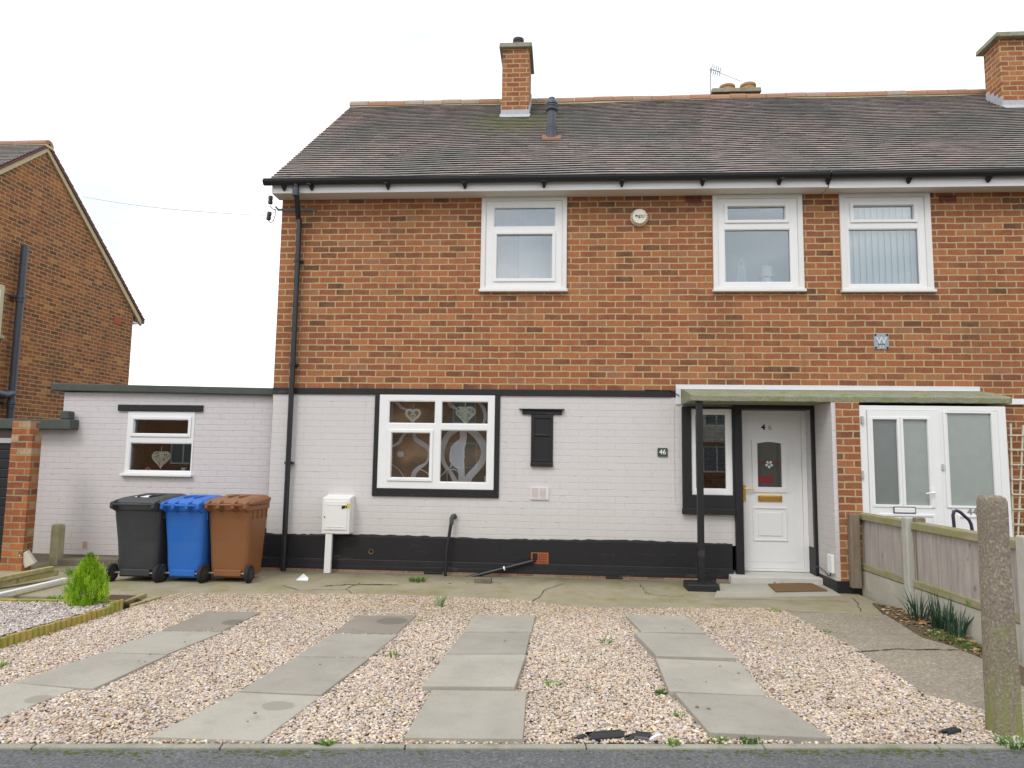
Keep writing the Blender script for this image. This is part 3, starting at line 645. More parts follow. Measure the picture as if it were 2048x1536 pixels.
def ridge(x0, x1, y, z, parent, seed=2, r=.13):
    rg = random.Random(seed); m = MB(); x = x0
    while x < x1-.02:
        L = min(.335, x1-x); a = rg.random(); j = rg.uniform(-.006, .006); n = 8; A, B = [], []
        for k in range(n+1):
            q = PI*k/n; yy, zz = y-math.cos(q)*r*1.05, z+math.sin(q)*r+j-.085
            A.append(Vector((x, yy, zz))); B.append(Vector((x+L-.006, yy, zz+rg.uniform(-.001, .001))))
        for k in range(n): m.face([A[k], B[k], B[k+1], A[k+1]], a)
        m.face(A, a); m.face(B[::-1], a)
        x += L
    m.build('ridge_tiles', M_ridge, parent, attr=True)
    MB().box(x0+.02, x1, y-r*.95, y+r*.95, z-.13, z-.08).build('ridge_mortar', M_verge, parent)
YE, ZE_, YR, ZR = -.32, 5.005, 3.04, 7.755
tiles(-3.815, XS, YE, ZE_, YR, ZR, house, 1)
tiles2 = MB().hexa([(-3.8, 6.4, 5.0), (XS, 6.4, 5.0), (XS, YR, ZR-.02), (-3.8, YR, ZR-.02)], [(-3.8, 6.4, 5.03), (XS, 6.4, 5.03), (XS, YR, ZR+.01), (-3.8, YR, ZR+.01)]).build('rear_roof', M_tile, house)
ridge(-3.82, XS, YR, ZR+.02, house)
def chimney(parent, x0, x1, y0, y1, zt, pots, zb=6.0, capo=.06, name='chimney', capmat=None, flash=True):
    c = MB().box(x0, x1, y0, y1, zb, zt).build(name, M_brick, parent); ORG[c.name] = ORG[parent.name]
    MB().hexa([(x0-capo, y0-capo, zt+.0), (x1+capo, y0-capo, zt), (x1+capo, y1+capo, zt), (x0-capo, y1+capo, zt)], [(x0-capo+.01, y0-capo+.01, zt+.085), (x1+capo-.01, y0-capo+.01, zt+.085), (x1+capo-.01, y1+capo-.01, zt+.085), (x0-capo+.01, y1+capo-.01, zt+.085)]).build('chimney_cap', capmat or M_cap, c, .012)
    for (px, py, r, h, mt) in pots:
        autosmooth(MB().lathe((px, py, zt+.085), [(r*1.12, -.01), (r*1.1, .02), (r, .05), (r, h*.75), (r*1.12, h*.8), (r*1.12, h), (r*.8, h), (r*.8, h-.1)], 20).build('chimney_pot', mt, c))
    if flash:
        sl = (ZR-ZE_)/(YR-YE); zf = lambda y: ZE_+(y-YE)*sl
        m = MB(); m.box(x0-.012, x1+.012, y0-.014, y0-.001, zf(y0)+.0, zf(y0)+.12)
        m.hexa([(x0-.02, y0-.10, zf(y0-.10)+.03), (x1+.02, y0-.10, zf(y0-.10)+.03), (x1+.03, y0, zf(y0)+.03), (x0-.03, y0, zf(y0)+.03)], [(x0-.02, y0-.10, zf(y0-.10)+.036), (x1+.02, y0-.10, zf(y0-.10)+.036), (x1+.03, y0, zf(y0)+.055), (x0-.03, y0, zf(y0)+.055)])
        for sx in (x0-.014, x1+.002):
            for k in range(8):
                ya = y0+k*(.1); 
                if ya+.1 > min(YR, y1+.05): break
                m.box(sx, sx+.012, ya, ya+.1, zf(ya), zf(ya)+.2)
        m.build('flashing', M_lead, c)
    return c
a, b = onY(1003, 232, 2.21), onY(1057, 230, 2.21); t_ = onY(1030, 97, 2.21)
chimney(house, a.x, b.x, 2.21, 2.98, t_.z, [((a.x+b.x)/2+.02, 2.5, .085, .25, simple('dark_flue_pot', (.06, .045, .05), .6, .3))], capo=.055)
a, b = onY(1430, 190, 3.6), onY(1514, 188, 3.6); 
chimney(house, a.x, b.x, 3.6, 4.1, onY(1470, 187, 3.6).z, [(a.x+.28, 3.85, .13, .18, M_pot), (a.x+.66, 3.85, .13, .2, M_pot)], capo=.07, flash=False)
# flue pipe
fl = MB(); fb = onY(1103, 276, 1.10); yv = 1.1; ft = onY(1103, 196, yv)
fp = MB().lathe((fb.x, yv, 0), [(.062, fb.z-.1), (.062, ft.z-.16)], 20).build('flue_pipe', M_greypipe, house); autosmooth(fp); ORG[fp.name] = ORG[house.name]
autosmooth(MB().lathe((fb.x, yv, fb.z), [(.085, -.10), (.085, -.0), (.075, .12), (.082, .15), (.082, .2), (.062, .21)], 20).build('flue_collar', M_greypipe, fp))
autosmooth(MB().lathe((fb.x, yv, ft.z-.2), [(.09, .0), (.095, .02), (.095, .035), (.085, .04), (.085, .05), (.095, .055), (.095, .07), (.085, .075), (.085, .085), (.095, .09), (.095, .11), (.08, .15), (.045, .175), (.045, .2)], 20).build('flue_terminal', M_greypipe, fp))
MB().hexa([(fb.x-.14, .97, 6.075), (fb.x+.14, .97, 6.075), (fb.x+.14, 1.12, 6.20), (fb.x-.14, 1.12, 6.20)], [(fb.x-.14, .97, 6.115), (fb.x+.14, .97, 6.115), (fb.x+.14, 1.12, 6.24), (fb.x-.14, 1.12, 6.24)]).build('flue_tile', simple('orange_tile', (.27, .15, .10), .9, .2), fp)
# eaves
def eaves(parent, x0, x1, dz=0., first=None, endcap=False, drop=.0):
    zf = 4.857
    MB().box(x0, x1, -.245, -.222, zf-.0-drop, 4.97).build('fascia', M_fascia, parent, .003)
    MB().box(x0+.0, x1, -.222, .01, zf+.0, zf+.018).build('soffit', M_soffit, parent)
    g = MB(); n = 10; rr = .054; cy, cz = -.303, 5.008
    prof = []
    for k in range(n+1):
        q = PI+PI*k/n; prof.append((cy+math.cos(q)*rr, cz+math.sin(q)*rr*1.25))
    prof = [(prof[0][0]-.008, prof[0][1]+.004)]+prof+[(prof[-1][0], prof[-1][1]+.008)]
    inner = [(y+(cy-y)*.06, z+.004) for y, z in prof][::-1]
    loop = prof+inner; xs = x0-(.075 if endcap else 0)
    A = [Vector((xs, y, z)) for y, z in loop]; B = [Vector((x1, y, z)) for y, z in loop]
    for k in range(len(loop)): g.face([A[k], B[k], B[(k+1) % len(loop)], A[(k+1) % len(loop)]])
    if endcap: g.face([Vector((xs, y, z)) for y, z in prof]); g.face([Vector((xs-.012, y, z)) for y, z in prof])
    gt = g.build('gutter', M_gutter, parent); ORG[gt.name] = ORG[parent.name]
    return gt
XJ = onY(1655, 378, -.22).x
gt = eaves(house, -3.80, XJ, endcap=True)
MB().hexa([(-3.80, -.24, 4.858), (-3.788, -.24, 4.858), (-3.788, -.0, 4.858), (-3.80, -.0, 4.858)], [(-3.80, -.24, 4.97), (-3.788, -.24, 4.97), (-3.788, .3, 5.3), (-3.80, .3, 5.3)]).build('box_end', M_fascia, house)
for px in (567, 622, 775, 929, 1088, 1244, 1406, 1560):
    x = onY(px, 372, -.29).x
    MB().hexa([(x-.012, -.262, 4.885), (x+.012, -.262, 4.885), (x+.012, -.246, 4.885), (x-.012, -.246, 4.885)], [(x-.03, -.31, 4.94), (x+.03, -.31, 4.94), (x+.03, -.246, 4.94), (x-.03, -.246, 4.94)]).build('gutter_bracket', M_gutter, gt)
    if px > 567: MB().box(x-.025, x+.025, -.383, -.25, 4.93, 4.936).build('gutter_bracket', M_gutter, gt)
# downpipe
d0 = onY(592, 378, -.3); d1 = onY(601, 415, -.06); d2 = onY(565, 1160, -.07)
dp = MB().tube([(d0.x, -.30, 4.95), (d0.x, -.30, 4.82), (d0.x+.01, -.29, 4.80), (d1.x-.015, -.08, 4.58), (d1.x, -.075, 4.54), (d1.x, -.075, 2.), (d1.x, -.075, .0)], .034, 14).build('downpipe', M_pipe, house); autosmooth(dp); ORG[dp.name] = ORG[house.name]
for z in (4.86, 4.50): pass
autosmooth(MB().lathe((d0.x, -.30, 4.80), [(.042, 0), (.042, .1)], 14).build('pipe_collar', M_greypipe, dp))
for z in (4.0, 2.62, 1.35):
    MB().box(d1.x-.055, d1.x+.055, -.06, -.002, z-.015, z+.015).lathe((d1.x, -.075, z-.02), [(.04, 0), (.04, .04)], 14).build('pipe_clip', M_pipe, dp)

# upper windows 1 and 2, white timber box surround with UPVC inside
def upper_window(parent, Wb, px_top, px_bot, sashes, surround, sill=True):
    t = surround
    y = -.03
    s = MB().slab(Wb[0]+.002, Wb[1]-.002, Wb[2]+.03, ZT-.002, y, y+.12, [(Wb[0]+t, Wb[1]-t, Wb[2]+.062, ZT-.052)]).build('window_surround', M_wood_white, parent, .006); ORG[s.name] = ORG[parent.name]
    MB().box(Wb[0]-.012, Wb[1]+.012, y-.03, .1, Wb[2]-.004, Wb[2]+.03).build('sill', M_wood_white, s, .005)
    ct, cb = rect(px_top, 0), rect(px_bot, 0)
    return upvc(parent, (Wb[0]+t, Wb[1]-t, Wb[2]+.062, ZT-.052), -.012, [ct, cb], M_glass_up, sash=sashes)
w = upper_window(house, W1, (988, 415, 1111, 454), (993, 469, 1105, 558), (1,), .062); tag(w, 'leftmost upstairs window with plain grey panes')
w = upper_window(house, W2, (1454, 413, 1570, 441), (1449, 459, 1581, 565), (0,), .065); tag(w, 'upstairs window above the front door with ornaments inside')
def blindback(parent, Wb, y, mat, z0=None, z1=None, name='curtain'):
    m = MB(); n = 40
    for k in range(n):
        a, b = Wb[0]+(Wb[1]-Wb[0])*k/n, Wb[0]+(Wb[1]-Wb[0])*(k+1)/n
        ya, yb = y+.004*math.sin(k*.9), y+.004*math.sin((k+1)*.9)
        m.face([(a, ya, z0 or Wb[2]), (b, yb, z0 or Wb[2]), (b, yb, z1 or Wb[3]), (a, ya, z1 or Wb[3])])
    return m.build(name, mat, parent, smooth=True)
M_net = simple('grey_net_curtain', (.50, .53, .54), .9, .1, var=.06); M_net2 = simple('lilac_curtain', (.38, .38, .45), .9, .1, var=.05)
W1m = W1[0]+(W1[1]-W1[0])*.42
blindback(house, (W1[0]-.1, W1m, W1[2]-.1, W1[3]), .33, M_net2); blindback(house, (W1m, W1[1]+.1, W1[2]-.1, W1[3]), .36, M_net)
blindback(house, (W2[0]-.3, W2[1]+.3, W2[2]-.1, W2[3]), .62, M_net)
MB().box(W2[0]-.1, W2[1]+.1, .08, .6, W2[2]+.0, W2[2]+.05).build('window_board', M_upvc, house)
# ornaments on the window board: wire tower and a pale lantern
e = onY(1483, 563, .14); zb = W2[2]+.05
m = MB(); H0 = .42
for sx in (-1, 1):
    for sy in (-1, 1): m.tube([(e.x+sx*.07, .14+sy*.04, zb), (e.x+sx*.045, .14+sy*.03, zb+.2), (e.x+sx*.035, .14+sy*.02, zb+H0*.8), (e.x, .14, zb+H0)], .004, 6)
for k in range(13):
    u = k/13; r = .07-.035*u; z = zb+.01+u*.34
    m.tube([(e.x-r, .14-r*.6, z), (e.x+r, .14-r*.6, z), (e.x+r, .14+r*.6, z), (e.x-r, .14+r*.6, z)], .0025, 4, closed=True)
for k in range(-3, 4): m.tube([(e.x+k*.018, .10, zb), (e.x+k*.010, .115, zb+.33)], .0022, 4)
tag(m.build('wire_tower_ornament', M_upvc), 'white wire tower ornament inside the upstairs window above the front door', 'ornament')
e = onY(1532, 563, .14)
t = thing('lantern_ornament', (e.x, .14, zb), 'pale round lantern inside the upstairs window above the front door', 'ornament')
autosmooth(MB().lathe((e.x, .14, zb), [(.07, 0), (.075, .14), (.06, .16)], 20).build('base', M_upvc, t))
autosmooth(MB().lathe((e.x, .14, zb), [(.06, .16), (.09, .175), (.09, .30), (.075, .32), (.03, .325)], 20).build('lamp_shade', M_cream, t))

# kitchen window with heavy black frame
yk = -.03; bk = (WK[0]-.055, WK[1]+.055, WK[2]-.10, ZB-.062)
fr = MB().slab(WK[0]-.06, WK[1]+.065, WK[2]-.10, ZB-.065, -.022, .10, [WK]).build('window_surround', M_black, house, .006)
kc = [rect((778, 801, 871, 847), 0), rect((883, 803, 977, 849), 0), rect((782, 865, 860, 956), 0), rect((880, 860, 974, 965), 0)]
kc[0] = (kc[0][0], kc[0][1], kc[0][2], kc[1][3]); kc[1] = (kc[1][0], kc[1][1], kc[0][2], kc[1][3])
kw = upvc(house, WK, -.015, kc, M_glass, sash=(2,)); tag(kw, 'large four-light ground floor window with a black frame')
# patterned curtain and ornaments behind
def swirlmat():
    t = NT('patterned_curtain'); n = t.noise(1.9, 3, .5, t.scalevec((.8, .8, 1.3)))
    c = t.ramp(n.outputs['Fac'], [(.38, (.16, .135, .105)), (.5, (.30, .20, .13)), (.62, (.52, .34, .21))])
    return t.fin(c, .8, None, .2)
cur = blindback(house, (WK[0]-.15, WK[1]+.15, WK[2]-.1, WK[3]), .245, swirlmat()); ORG[cur.name] = ORG[house.name]
M_sheer = simple('silver_sheer', (.80, .76, .80), .6, .4, var=.2, scale=3)
def ribbon(cx, cz, rx, rz, w, a0=0, a1=2*PI, n=40, wav=.12, ph=0, y=.325):
    m = MB(); P = []
    for k in range(n+1):
        a = a0+(a1-a0)*k/n; r = 1+wav*math.sin(3*a+ph); ww = w*(.6+.4*abs(math.sin(a*1.5+ph)))
        ca, sa = math.cos(a), math.sin(a); P.append(((cx+(rx*r)*ca, y, cz+(rz*r)*sa), (cx+(rx*r+ww)*ca, y, cz+(rz*r+ww)*sa)))
    for (a, b), (c, d) in zip(P, P[1:]): m.face([a, c, d, b])
    m.build('curtain_pattern', M_sheer, cur)
def stroke(pts, w, y=.225, filled=False):
    # pts in photo pixels of the curtain pattern, Catmull-Rom smoothed
    P = [onY(730+a/6.4, 770+b/6.4, y) for a, b in pts]; P = [P[0]*2-P[1]]+P+[P[-1]*2-P[-2]]; Q = []
    for i in range(1, len(P)-2):
        for k in range(6):
            t = k/6; a, b, c, d = P[i-1], P[i], P[i+1], P[i+2]
            Q.append(.5*((2*b)+(c-a)*t+(2*a-5*b+4*c-d)*t*t+(3*b-a-3*c+d)*t*t*t))
    Q.append(P[-2]); m = MB(); n = len(Q); W = []
    for i, q in enumerate(Q):
        d = (Q[min(i+1, n-1)]-Q[max(i-1, 0)]).normalized(); nn = Vector((-d.z, 0, d.x)); u = i/(n-1)*(len(w)-1); a = int(min(u, len(w)-2)); ww = (w[a]+(w[a+1]-w[a])*(u-a))/6.4/158/2
        W.append((q-nn*ww, q+nn*ww))
    for (a, b), (c, d) in zip(W, W[1:]): m.face([a, c, d, b])
    m.build('curtain_pattern', M_sheer, cur)
stroke([(1180, 560), (1050, 660), (985, 850), (1010, 1000), (1100, 1130), (1190, 1300)], (70, 80, 60, 50, 70))
stroke([(1330, 560), (1460, 680), (1530, 830), (1505, 960), (1430, 1070), (1330, 1180), (1290, 1300)], (90, 100, 90, 90, 110), .226)
stroke([(1255, 560), (1255, 700), (1190, 820), (1180, 950), (1230, 1080), (1235, 1300)], (100, 90, 190, 210, 90, 80), .227)
stroke([(1090, 1060), (1130, 960), (1100, 870)], (10, 40, 10), .228)
stroke([(620, 560), (640, 680), (730, 750), (810, 810), (825, 900), (780, 1000), (690, 1060), (630, 1130), (600, 1260)], (40, 60, 60, 30, 60, 70), .226)
stroke([(560, 570), (480, 660), (430, 740), (300, 810)], (20, 40, 45, 20), .227)
stroke([(330, 600), (390, 560), (520, 540)], (20, 30, 20), .228); stroke([(455, 850), (455, 885), (455, 920)], (60, 95, 60), .229)
stroke([(340, 190), (420, 240), (470, 290), (560, 320)], (20, 45, 40, 15), .227); stroke([(1060, 190), (1100, 260), (1180, 310)], (50, 60, 20), .227); stroke([(1420, 190), (1510, 290), (1540, 420), (1480, 560)], (30, 50, 40, 30), .227)
stroke([(660, 1060), (800, 1130), (950, 1300)], (14, 18, 14), .229); stroke([(330, 1010), (430, 1080), (520, 1210)], (12, 12, 12), .229); stroke([(950, 1180), (1040, 1090), (1010, 1000)], (16, 20, 10), .229)
def heart_pts(cx, cz, s, n=40):
    P = []
    for k in range(n):
        t = 2*PI*k/n; P.append((cx+s*.0625*16*math.sin(t)**3, cz+s*.0625*(13*math.cos(t)-5*math.cos(2*t)-2*math.cos(3*t)-math.cos(4*t))))
    return P
M_wicker = simple('whitewashed_wicker', (.80, .76, .62), .8, .2, var=.25, scale=40); M_rope = simple('white_rope', (.78, .76, .70), .8, .2, var=.15, scale=60)
def inheart(x, z, cx, cz, s):
    X, Y = (x-cx)/s*1.14, (z-cz)/s*1.25+.12; return (X*X+Y*Y-1)**3-X*X*Y**3 < 0
def wicker_heart(px, py, Y, s, label, seed):
    c = onY(px, py, Y); rg = random.Random(seed); m = MB()
    m.tube([(x, Y, z) for x, z in heart_pts(c.x, c.z, s)], .005, 6, closed=True)
    hp = heart_pts(c.x, c.z, s, 60)
    for k in range(90):
        a, b = rg.sample(hp, 2)
        if abs(a[0]-b[0])+abs(a[1]-b[1]) < s*.7: continue
        mid = ((a[0]+b[0])/2, (a[1]+b[1])/2)
        if not inheart(mid[0], mid[1], c.x, c.z, s): continue
        m.tube([(a[0], Y+rg.uniform(-.008, .008), a[1]), (mid[0], Y+rg.uniform(-.015, .015), mid[1]), (b[0], Y+rg.uniform(-.008, .008), b[1])], .0028, 5)
    m.tube([(c.x, Y, c.z+s*.35), (c.x, Y, c.z+s*.9+.05)], .003, 5)
    tag(m.build('hanging_heart', M_wicker), label, 'ornament', 'hearts hanging in the windows')
wicker_heart(931, 828, .06, .125, 'cream wicker heart hanging in the right light of the black-framed kitchen window', 4)
wicker_heart(322, 917, .27, .125, 'wicker heart hanging in the annexe window above the bins', 9)
c = onY(826, 830, .065); m = MB()
m.tube([(x, .065, z) for x, z in heart_pts(c.x, c.z, .088)], .018, 8, closed=True)
hh = thing('rope_heart', (c.x, .065, c.z), 'white rope heart ring hanging in the left light of the black-framed kitchen window', 'ornament', 'hearts hanging in the windows')
m.build('heart_ring', M_rope, hh, smooth=True)
MB().tube([(x, .065, z) for x, z in heart_pts(c.x, c.z-.01, .03)], .009, 6, closed=True).build('inner_heart', M_wicker, hh, smooth=True)
MB().tube([(c.x, .065, c.z+.03), (c.x, .065, c.z+.15)], .003, 5).build('string', M_rope, hh)
# tap and jug on the inner sill
MB().box(WK[0], WK[1], .06, .215, WK[2]-.02, WK[2]+.03).build('window_board', M_upvc, house)
tb = onY(905, 962, .14); m = MB(); m.tube([(tb.x-.07, .14, tb.z-.02), (tb.x-.075, .14, tb.z+.08)]+[(tb.x+math.cos(a)*.075, .14, tb.z+.09+math.sin(a)*.06) for a in np.linspace(PI, .3, 9)], .008, 8)
tag(m.build('kitchen_tap', simple('chrome', (.8, .8, .82), .15, .5, 1.), None, smooth=True), 'curved chrome tap seen through the lower right kitchen light', 'tap')
tb = onY(924, 962, .15)
tag(autosmooth(MB().lathe((tb.x, .15, WK[2]+.03), [(.03, 0), (.035, .02), (.02, .05), (.006, .055)], 16).build('white_dome', M_upvc)), 'small white dome on the kitchen window board beside the tap', 'ornament')
tb = onY(972, 955, .16)
tag(MB().box(tb.x-.02, tb.x+.025, .14, .2, WK[2]+.03, WK[2]+.17).build('white_carton', M_upvc, None, .004), 'tall white carton standing in the right corner of the kitchen window', 'carton')

# blocked-up narrow window
bw = rect((1062, 829, 1106, 932), 0)
b_ = MB().box(bw[0], bw[1], -.012, .05, bw[2], bw[3]).build('blocked_window', M_black, house, .004); ORG[b_.name] = ORG[house.name]
MB().slab(bw[0]+.005, bw[1]-.005, bw[2]+.05, bw[3]-.01, -.026, -.012, [(bw[0]+.045, bw[1]-.035, bw[2]+.4, bw[3]-.05), (bw[0]+.035, bw[1]-.03, bw[2]+.08, bw[2]+.375)]).build('frame', M_black, b_, .004)
MB().box(bw[0]-.003, bw[1]+.003, -.04, -.01, bw[2]-.008, bw[2]+.045).build('sill', M_black, b_, .008)
lt = rect((1045, 819, 1124, 829), 0); MB().box(lt[0], lt[1], -.02, .03, lt[2]-.002, lt[3]).build('lintel', M_black, b_, .004)
MB().hexa([(lt[0]-.04, -.05, lt[3]-.005), (lt[1]+.03, -.05, lt[3]-.01), (lt[1]+.03, .01, lt[3]), (lt[0]-.04, .01, lt[3])], [(lt[0]-.04, -.05, lt[3]+.004), (lt[1]+.03, -.05, lt[3]), (lt[1]+.03, .01, lt[3]+.012), (lt[0]-.04, .01, lt[3]+.012)]).build('drip_slate', M_black, b_)
# vents
def grid_vent(px, Y, nx, nz, mat, name='air_brick', slot=False, proud=.006, parent=None, holes=None):
    r = rect(px, Y); hs = []
    w, h = r[1]-r[0], r[3]-r[2]
    for i in range(nx):
        for j in range(nz):
            a = r[0]+w*(.06+.88*i/nx); b = r[0]+w*(.06+.88*(i+(.86 if slot else .6))/nx); c = r[2]+h*(.1+.84*j/nz); d = r[2]+h*(.1+.84*(j+(.3 if slot else .5))/nz)
            hs.append((a, b, c, d))
    if holes: hs = [q for q in hs if not (q[0] < holes[1] and q[2] > holes[2])]+[holes]
    p = parent or house
    o = MB().slab(r[0], r[1], r[2], r[3], Y-proud, Y+.02, hs).build(name, mat, p); ORG[o.name] = ORG[p.name]
    MB().box(r[0]+.001, r[1]-.001, Y+.016, Y+.022, r[2]+.001, r[3]-.001).build('vent_void', M_dark, o); return o
grid_vent((1061, 974, 1097, 999), -.003, 2, 9, simple('painted_vent', (.74, .68, .66), .5, .3), 'wall_vent', True, .012)
rv = rect((1063, 1105, 1097, 1131), -.02)
tv = grid_vent((1062, 1105, 1097, 1132), -.016, 7, 5, M_terra, holes=(rv[0]+.012, rv[0]+.075, rv[2]+.06, rv[3]-.012))
grid_vent((848, 1139, 885, 1152), -.036, 8, 2, M_black, proud=.003); grid_vent((1212, 1150, 1245, 1161), -.036, 8, 2, M_black, proud=.003); grid_vent((1408, 1156, 1432, 1163), -.036, 6, 1, M_black, proud=.003)
grid_vent((1371, 389, 1403, 405), .0, 9, 4, simple('dark_terracotta', (.15, .05, .04), .8, .2), proud=.004)

# door and side window of number 46
fs = MB().slab(1.505, 2.139, .80, 2.125, -.045, .06, [WS]).build('window_surround', M_black, house, .006)
MB().box(1.49, 2.138, -.075, -.046, .80, .875).build('sill', M_black, house, .008)
sc_ = rect((1390, 828, 1452, 978), 0); sc_ = (sc_[0]+.0, sc_[1], sc_[2], sc_[3])
sw = upvc(house, WS, -.02, [sc_], M_glass, sash=()); tag(sw, 'tall narrow side window beside the front door')
MB().slab(2.1395, 3.115, -.0, 2.15, -.045, .02, [(2.235, 3.075, -.01, 2.10)]).build('door_surround', M_black, house, .006)
MB().box(3.076, 3.11, .021, .30, .0, 2.1).build('door_jamb', M_black, house); MB().box(2.17, 2.234, .021, .30, .0, 2.1).build('door_jamb', M_black, house)
MB().box(2.234, 3.076, .021, .30, 2.10, 2.14).build('door_head', M_black, house)
MB().hexa([(2.045, -.165, -.01), (3.12, -.165, -.01), (3.12, .3, -.01), (2.045, .3, -.01)], [(2.045, -.165, .085), (3.12, -.165, .085), (3.12, .3, .105), (2.045, .3, .105)]).build('door_step', concrete('painted_step', (.60, .58, .54), None, spots=.1, bump=.1), house, .01)
yd = .20
MB().slab(2.235, 3.075, .105, 2.099, yd-.03, yd+.06, [(2.262, 3.018, .135, 2.05)]).build('door_frame', M_upvc, house, .005)
gl_ = rect((1514, 884, 1562, 974), yd); gx0, gx1, gz0, gz1 = gl_
dr = MB().slab(2.264, 3.016, .137, 2.048, yd-.012, yd+.03, [(gx0, gx1, gz0, gz1+.0)]).build('front_door', M_upvc, house, .004); ORG[dr.name] = ORG[house.name]
# raised mouldings on the door
def arch(x0, x1, z0, z1, rise, n=12):
    P = [(x0, z0), (x1, z0)]; 
    for k in range(n+1):
        u = k/n; P.append((x1+(x0-x1)*u, z1+rise*math.sin(PI*u)))
    return P
def ringXZ(outer, inner, y0, y1, bev=.006):
    m = MB(); n = len(outer)
    for i in range(n):
        j = (i+1) % n; a, b, c, d = outer[i], outer[j], inner[j], inner[i]
        m.face([(a[0], y0, a[1]), (b[0], y0, b[1]), (c[0], y0, c[1]), (d[0], y0, d[1])])
        m.face([(a[0], y0, a[1]), (a[0], y1, a[1]), (b[0], y1, b[1]), (b[0], y0, b[1])]); m.face([(d[0], y0, d[1]), (c[0], y0, c[1]), (c[0], y1, c[1]), (d[0], y1, d[1])])
    return m
ringXZ(arch(gx0-.065, gx1+.065, gz0-.065, gz1+.02, .03), arch(gx0, gx1, gz0, gz1-.02, .02), yd-.026, yd-.011).build('door_moulding', M_upvc, dr, .004)
MB().slab(2.30, 2.92, .22, 1.94, yd-.0165, yd-.0121, [(2.304, 2.916, .224, 1.936)]).build('door_moulding', M_upvc, dr)
lp = rect((1505, 1014, 1574, 1082), yd)
MB().slab(lp[0], lp[1], lp[2], lp[3], yd-.024, yd-.011, [(lp[0]+.022, lp[1]-.022, lp[2]+.022, lp[3]-.022)]).build('door_moulding', M_upvc, dr, .008)
MB().box(lp[0]+.065, lp[1]-.065, yd-.022, yd-.011, lp[2]+.065, lp[3]-.065).build('door_panel', M_upvc, dr, .008)
dg = MB().prismXZ(arch(gx0-.004, gx1+.004, gz0-.004, gz1-.018, .02), yd+.0, yd+.006).build('door_glass', M_glass_door, dr)
gx, gz = (gx0+gx1)/2, (gz0+gz1)/2+.0
M_red = simple('red_glass', (.22, .02, .03), .25, .5); M_petal = simple('white_glass_petal', (.70, .74, .72), .35, .4); M_leadc = simple('lead_came', (.03, .03, .035), .5, .4)
m = MB(); m.box(gx0+.0, gx1, yd-.003, yd-.0005, gz+.018, gz+.034).box(gx0+.005, gx-.0+.04, yd-.003, yd-.0005, gz0+.05, gz0+.135); m.build('red_glass_band', M_red, dr)
for k in range(5):
    a = PI/2+2*PI*k/5+PI/5; P = []
    for u, v in [(.006, 0), (.028, -.45), (.038, -.25), (.034, 0), (.038, .25), (.028, .45)]: u *= 1.3; P.append((gx+u*math.cos(a+v), gz+u*math.sin(a+v)))
    MB().prismXZ(P, yd-.006, yd-.001).build('rose_petal', M_petal, dr)
m = MB()
for k in range(5):
    a = PI/2+2*PI*k/5; P = [(gx+.066*math.cos(a), gz+.066*math.sin(a)), (gx+.045*math.cos(a-.3), gz+.045*math.sin(a-.3)), (gx+.045*math.cos(a+.3), gz+.045*math.sin(a+.3))]
    m.prismXZ(P, yd-.006, yd-.001)
for (u, v) in [(.12, .06), (.5, .05), (.88, .06), (.12, .5), (.88, .5), (.14, .95), (.5, .96), (.86, .95)]:
    x, z = gx0+(gx1-gx0)*u, gz0+(gz1-gz0-.03)*v; m.prismXZ([(x-.009, z), (x, z-.009), (x+.009, z), (x, z+.009)], yd-.005, yd-.001)
m.box(gx0+.038, gx0+.041, yd-.004, yd-.0008, gz0, gz1-.02).box(gx1-.041, gx1-.038, yd-.004, yd-.0008, gz0, gz1-.02).build('leaded_lines', M_leadc, dr)
n4 = onY(1526, 855, yd); n6 = onY(1538, 855, yd)
text('door_numeral', '4', M_ink, dr, (n4.x, yd-.014, n4.z), .095, .001, offset=.004); text('door_numeral', '6', simple('worn_numeral', (.30, .28, .24), .7, .2, var=.5, scale=60), dr, (n6.x+.008, yd-.014, n6.z-.002), .09, .001)
lb = rect((1515, 990, 1563, 1003), yd); L_ = MB().box(lb[0], lb[1], yd-.03, yd-.012, lb[2], lb[3]).build('letterbox', M_brass, dr, .006); ORG[L_.name] = ORG[house.name]
MB().box(lb[0]+.02, lb[1]-.02, yd-.036, yd-.03, lb[2]+.014, lb[3]-.014).build('letter_flap', M_brass, L_, .004)
hp_ = rect((1485, 970, 1490, 1003), yd); m = MB().box(hp_[0]+.0, hp_[0]+.035, yd-.022, yd-.012, hp_[2], hp_[3]); hz_ = hp_[3]-.045
m.tube([(hp_[0]+.017, yd-.02, hz_), (hp_[0]+.017, yd-.06, hz_), (hp_[0]+.06, yd-.062, hz_-.004), (hp_[0]+.13, yd-.058, hz_-.006)], .009, 8).build('door_handle', M_brass, dr)

# ================================================================== HOUSE 44 (right-hand half)
h44 = thing('brick_house', (6, 0, 0), 'adjoining right-hand brick house with white half-glazed porch and tall wide chimney', 'house')
MB().slab(XS, XR, -.05, ZT, 0, .28, [W3, (3.44, 5.04, -.02, 2.16)]).build('front_wall', M_brick, h44)
sh = MB(); sh.face([(XR, 0, -.1), (XR, 0, ze), (XR, gyr, zr), (XR, 6.1, ze), (XR, 6.1, -.1)]); sh.face([(XS, 6.1, -.1), (XR, 6.1, -.1), (XR, 6.1, ze), (XS, 6.1, ze)]); sh.build('gable_wall', M_brick, h44)
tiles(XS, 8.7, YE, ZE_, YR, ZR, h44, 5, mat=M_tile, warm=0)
MB().hexa([(XS, 6.4, 5.0), (8.7, 6.4, 5.0), (8.7, YR, ZR-.02), (XS, YR, ZR-.02)], [(XS, 6.4, 5.03), (8.7, 6.4, 5.03), (8.7, YR, ZR+.01), (XS, YR, ZR+.01)]).build('rear_roof', M_tile, h44)
ridge(XS, 8.7, YR, ZR+.02, h44, 4)
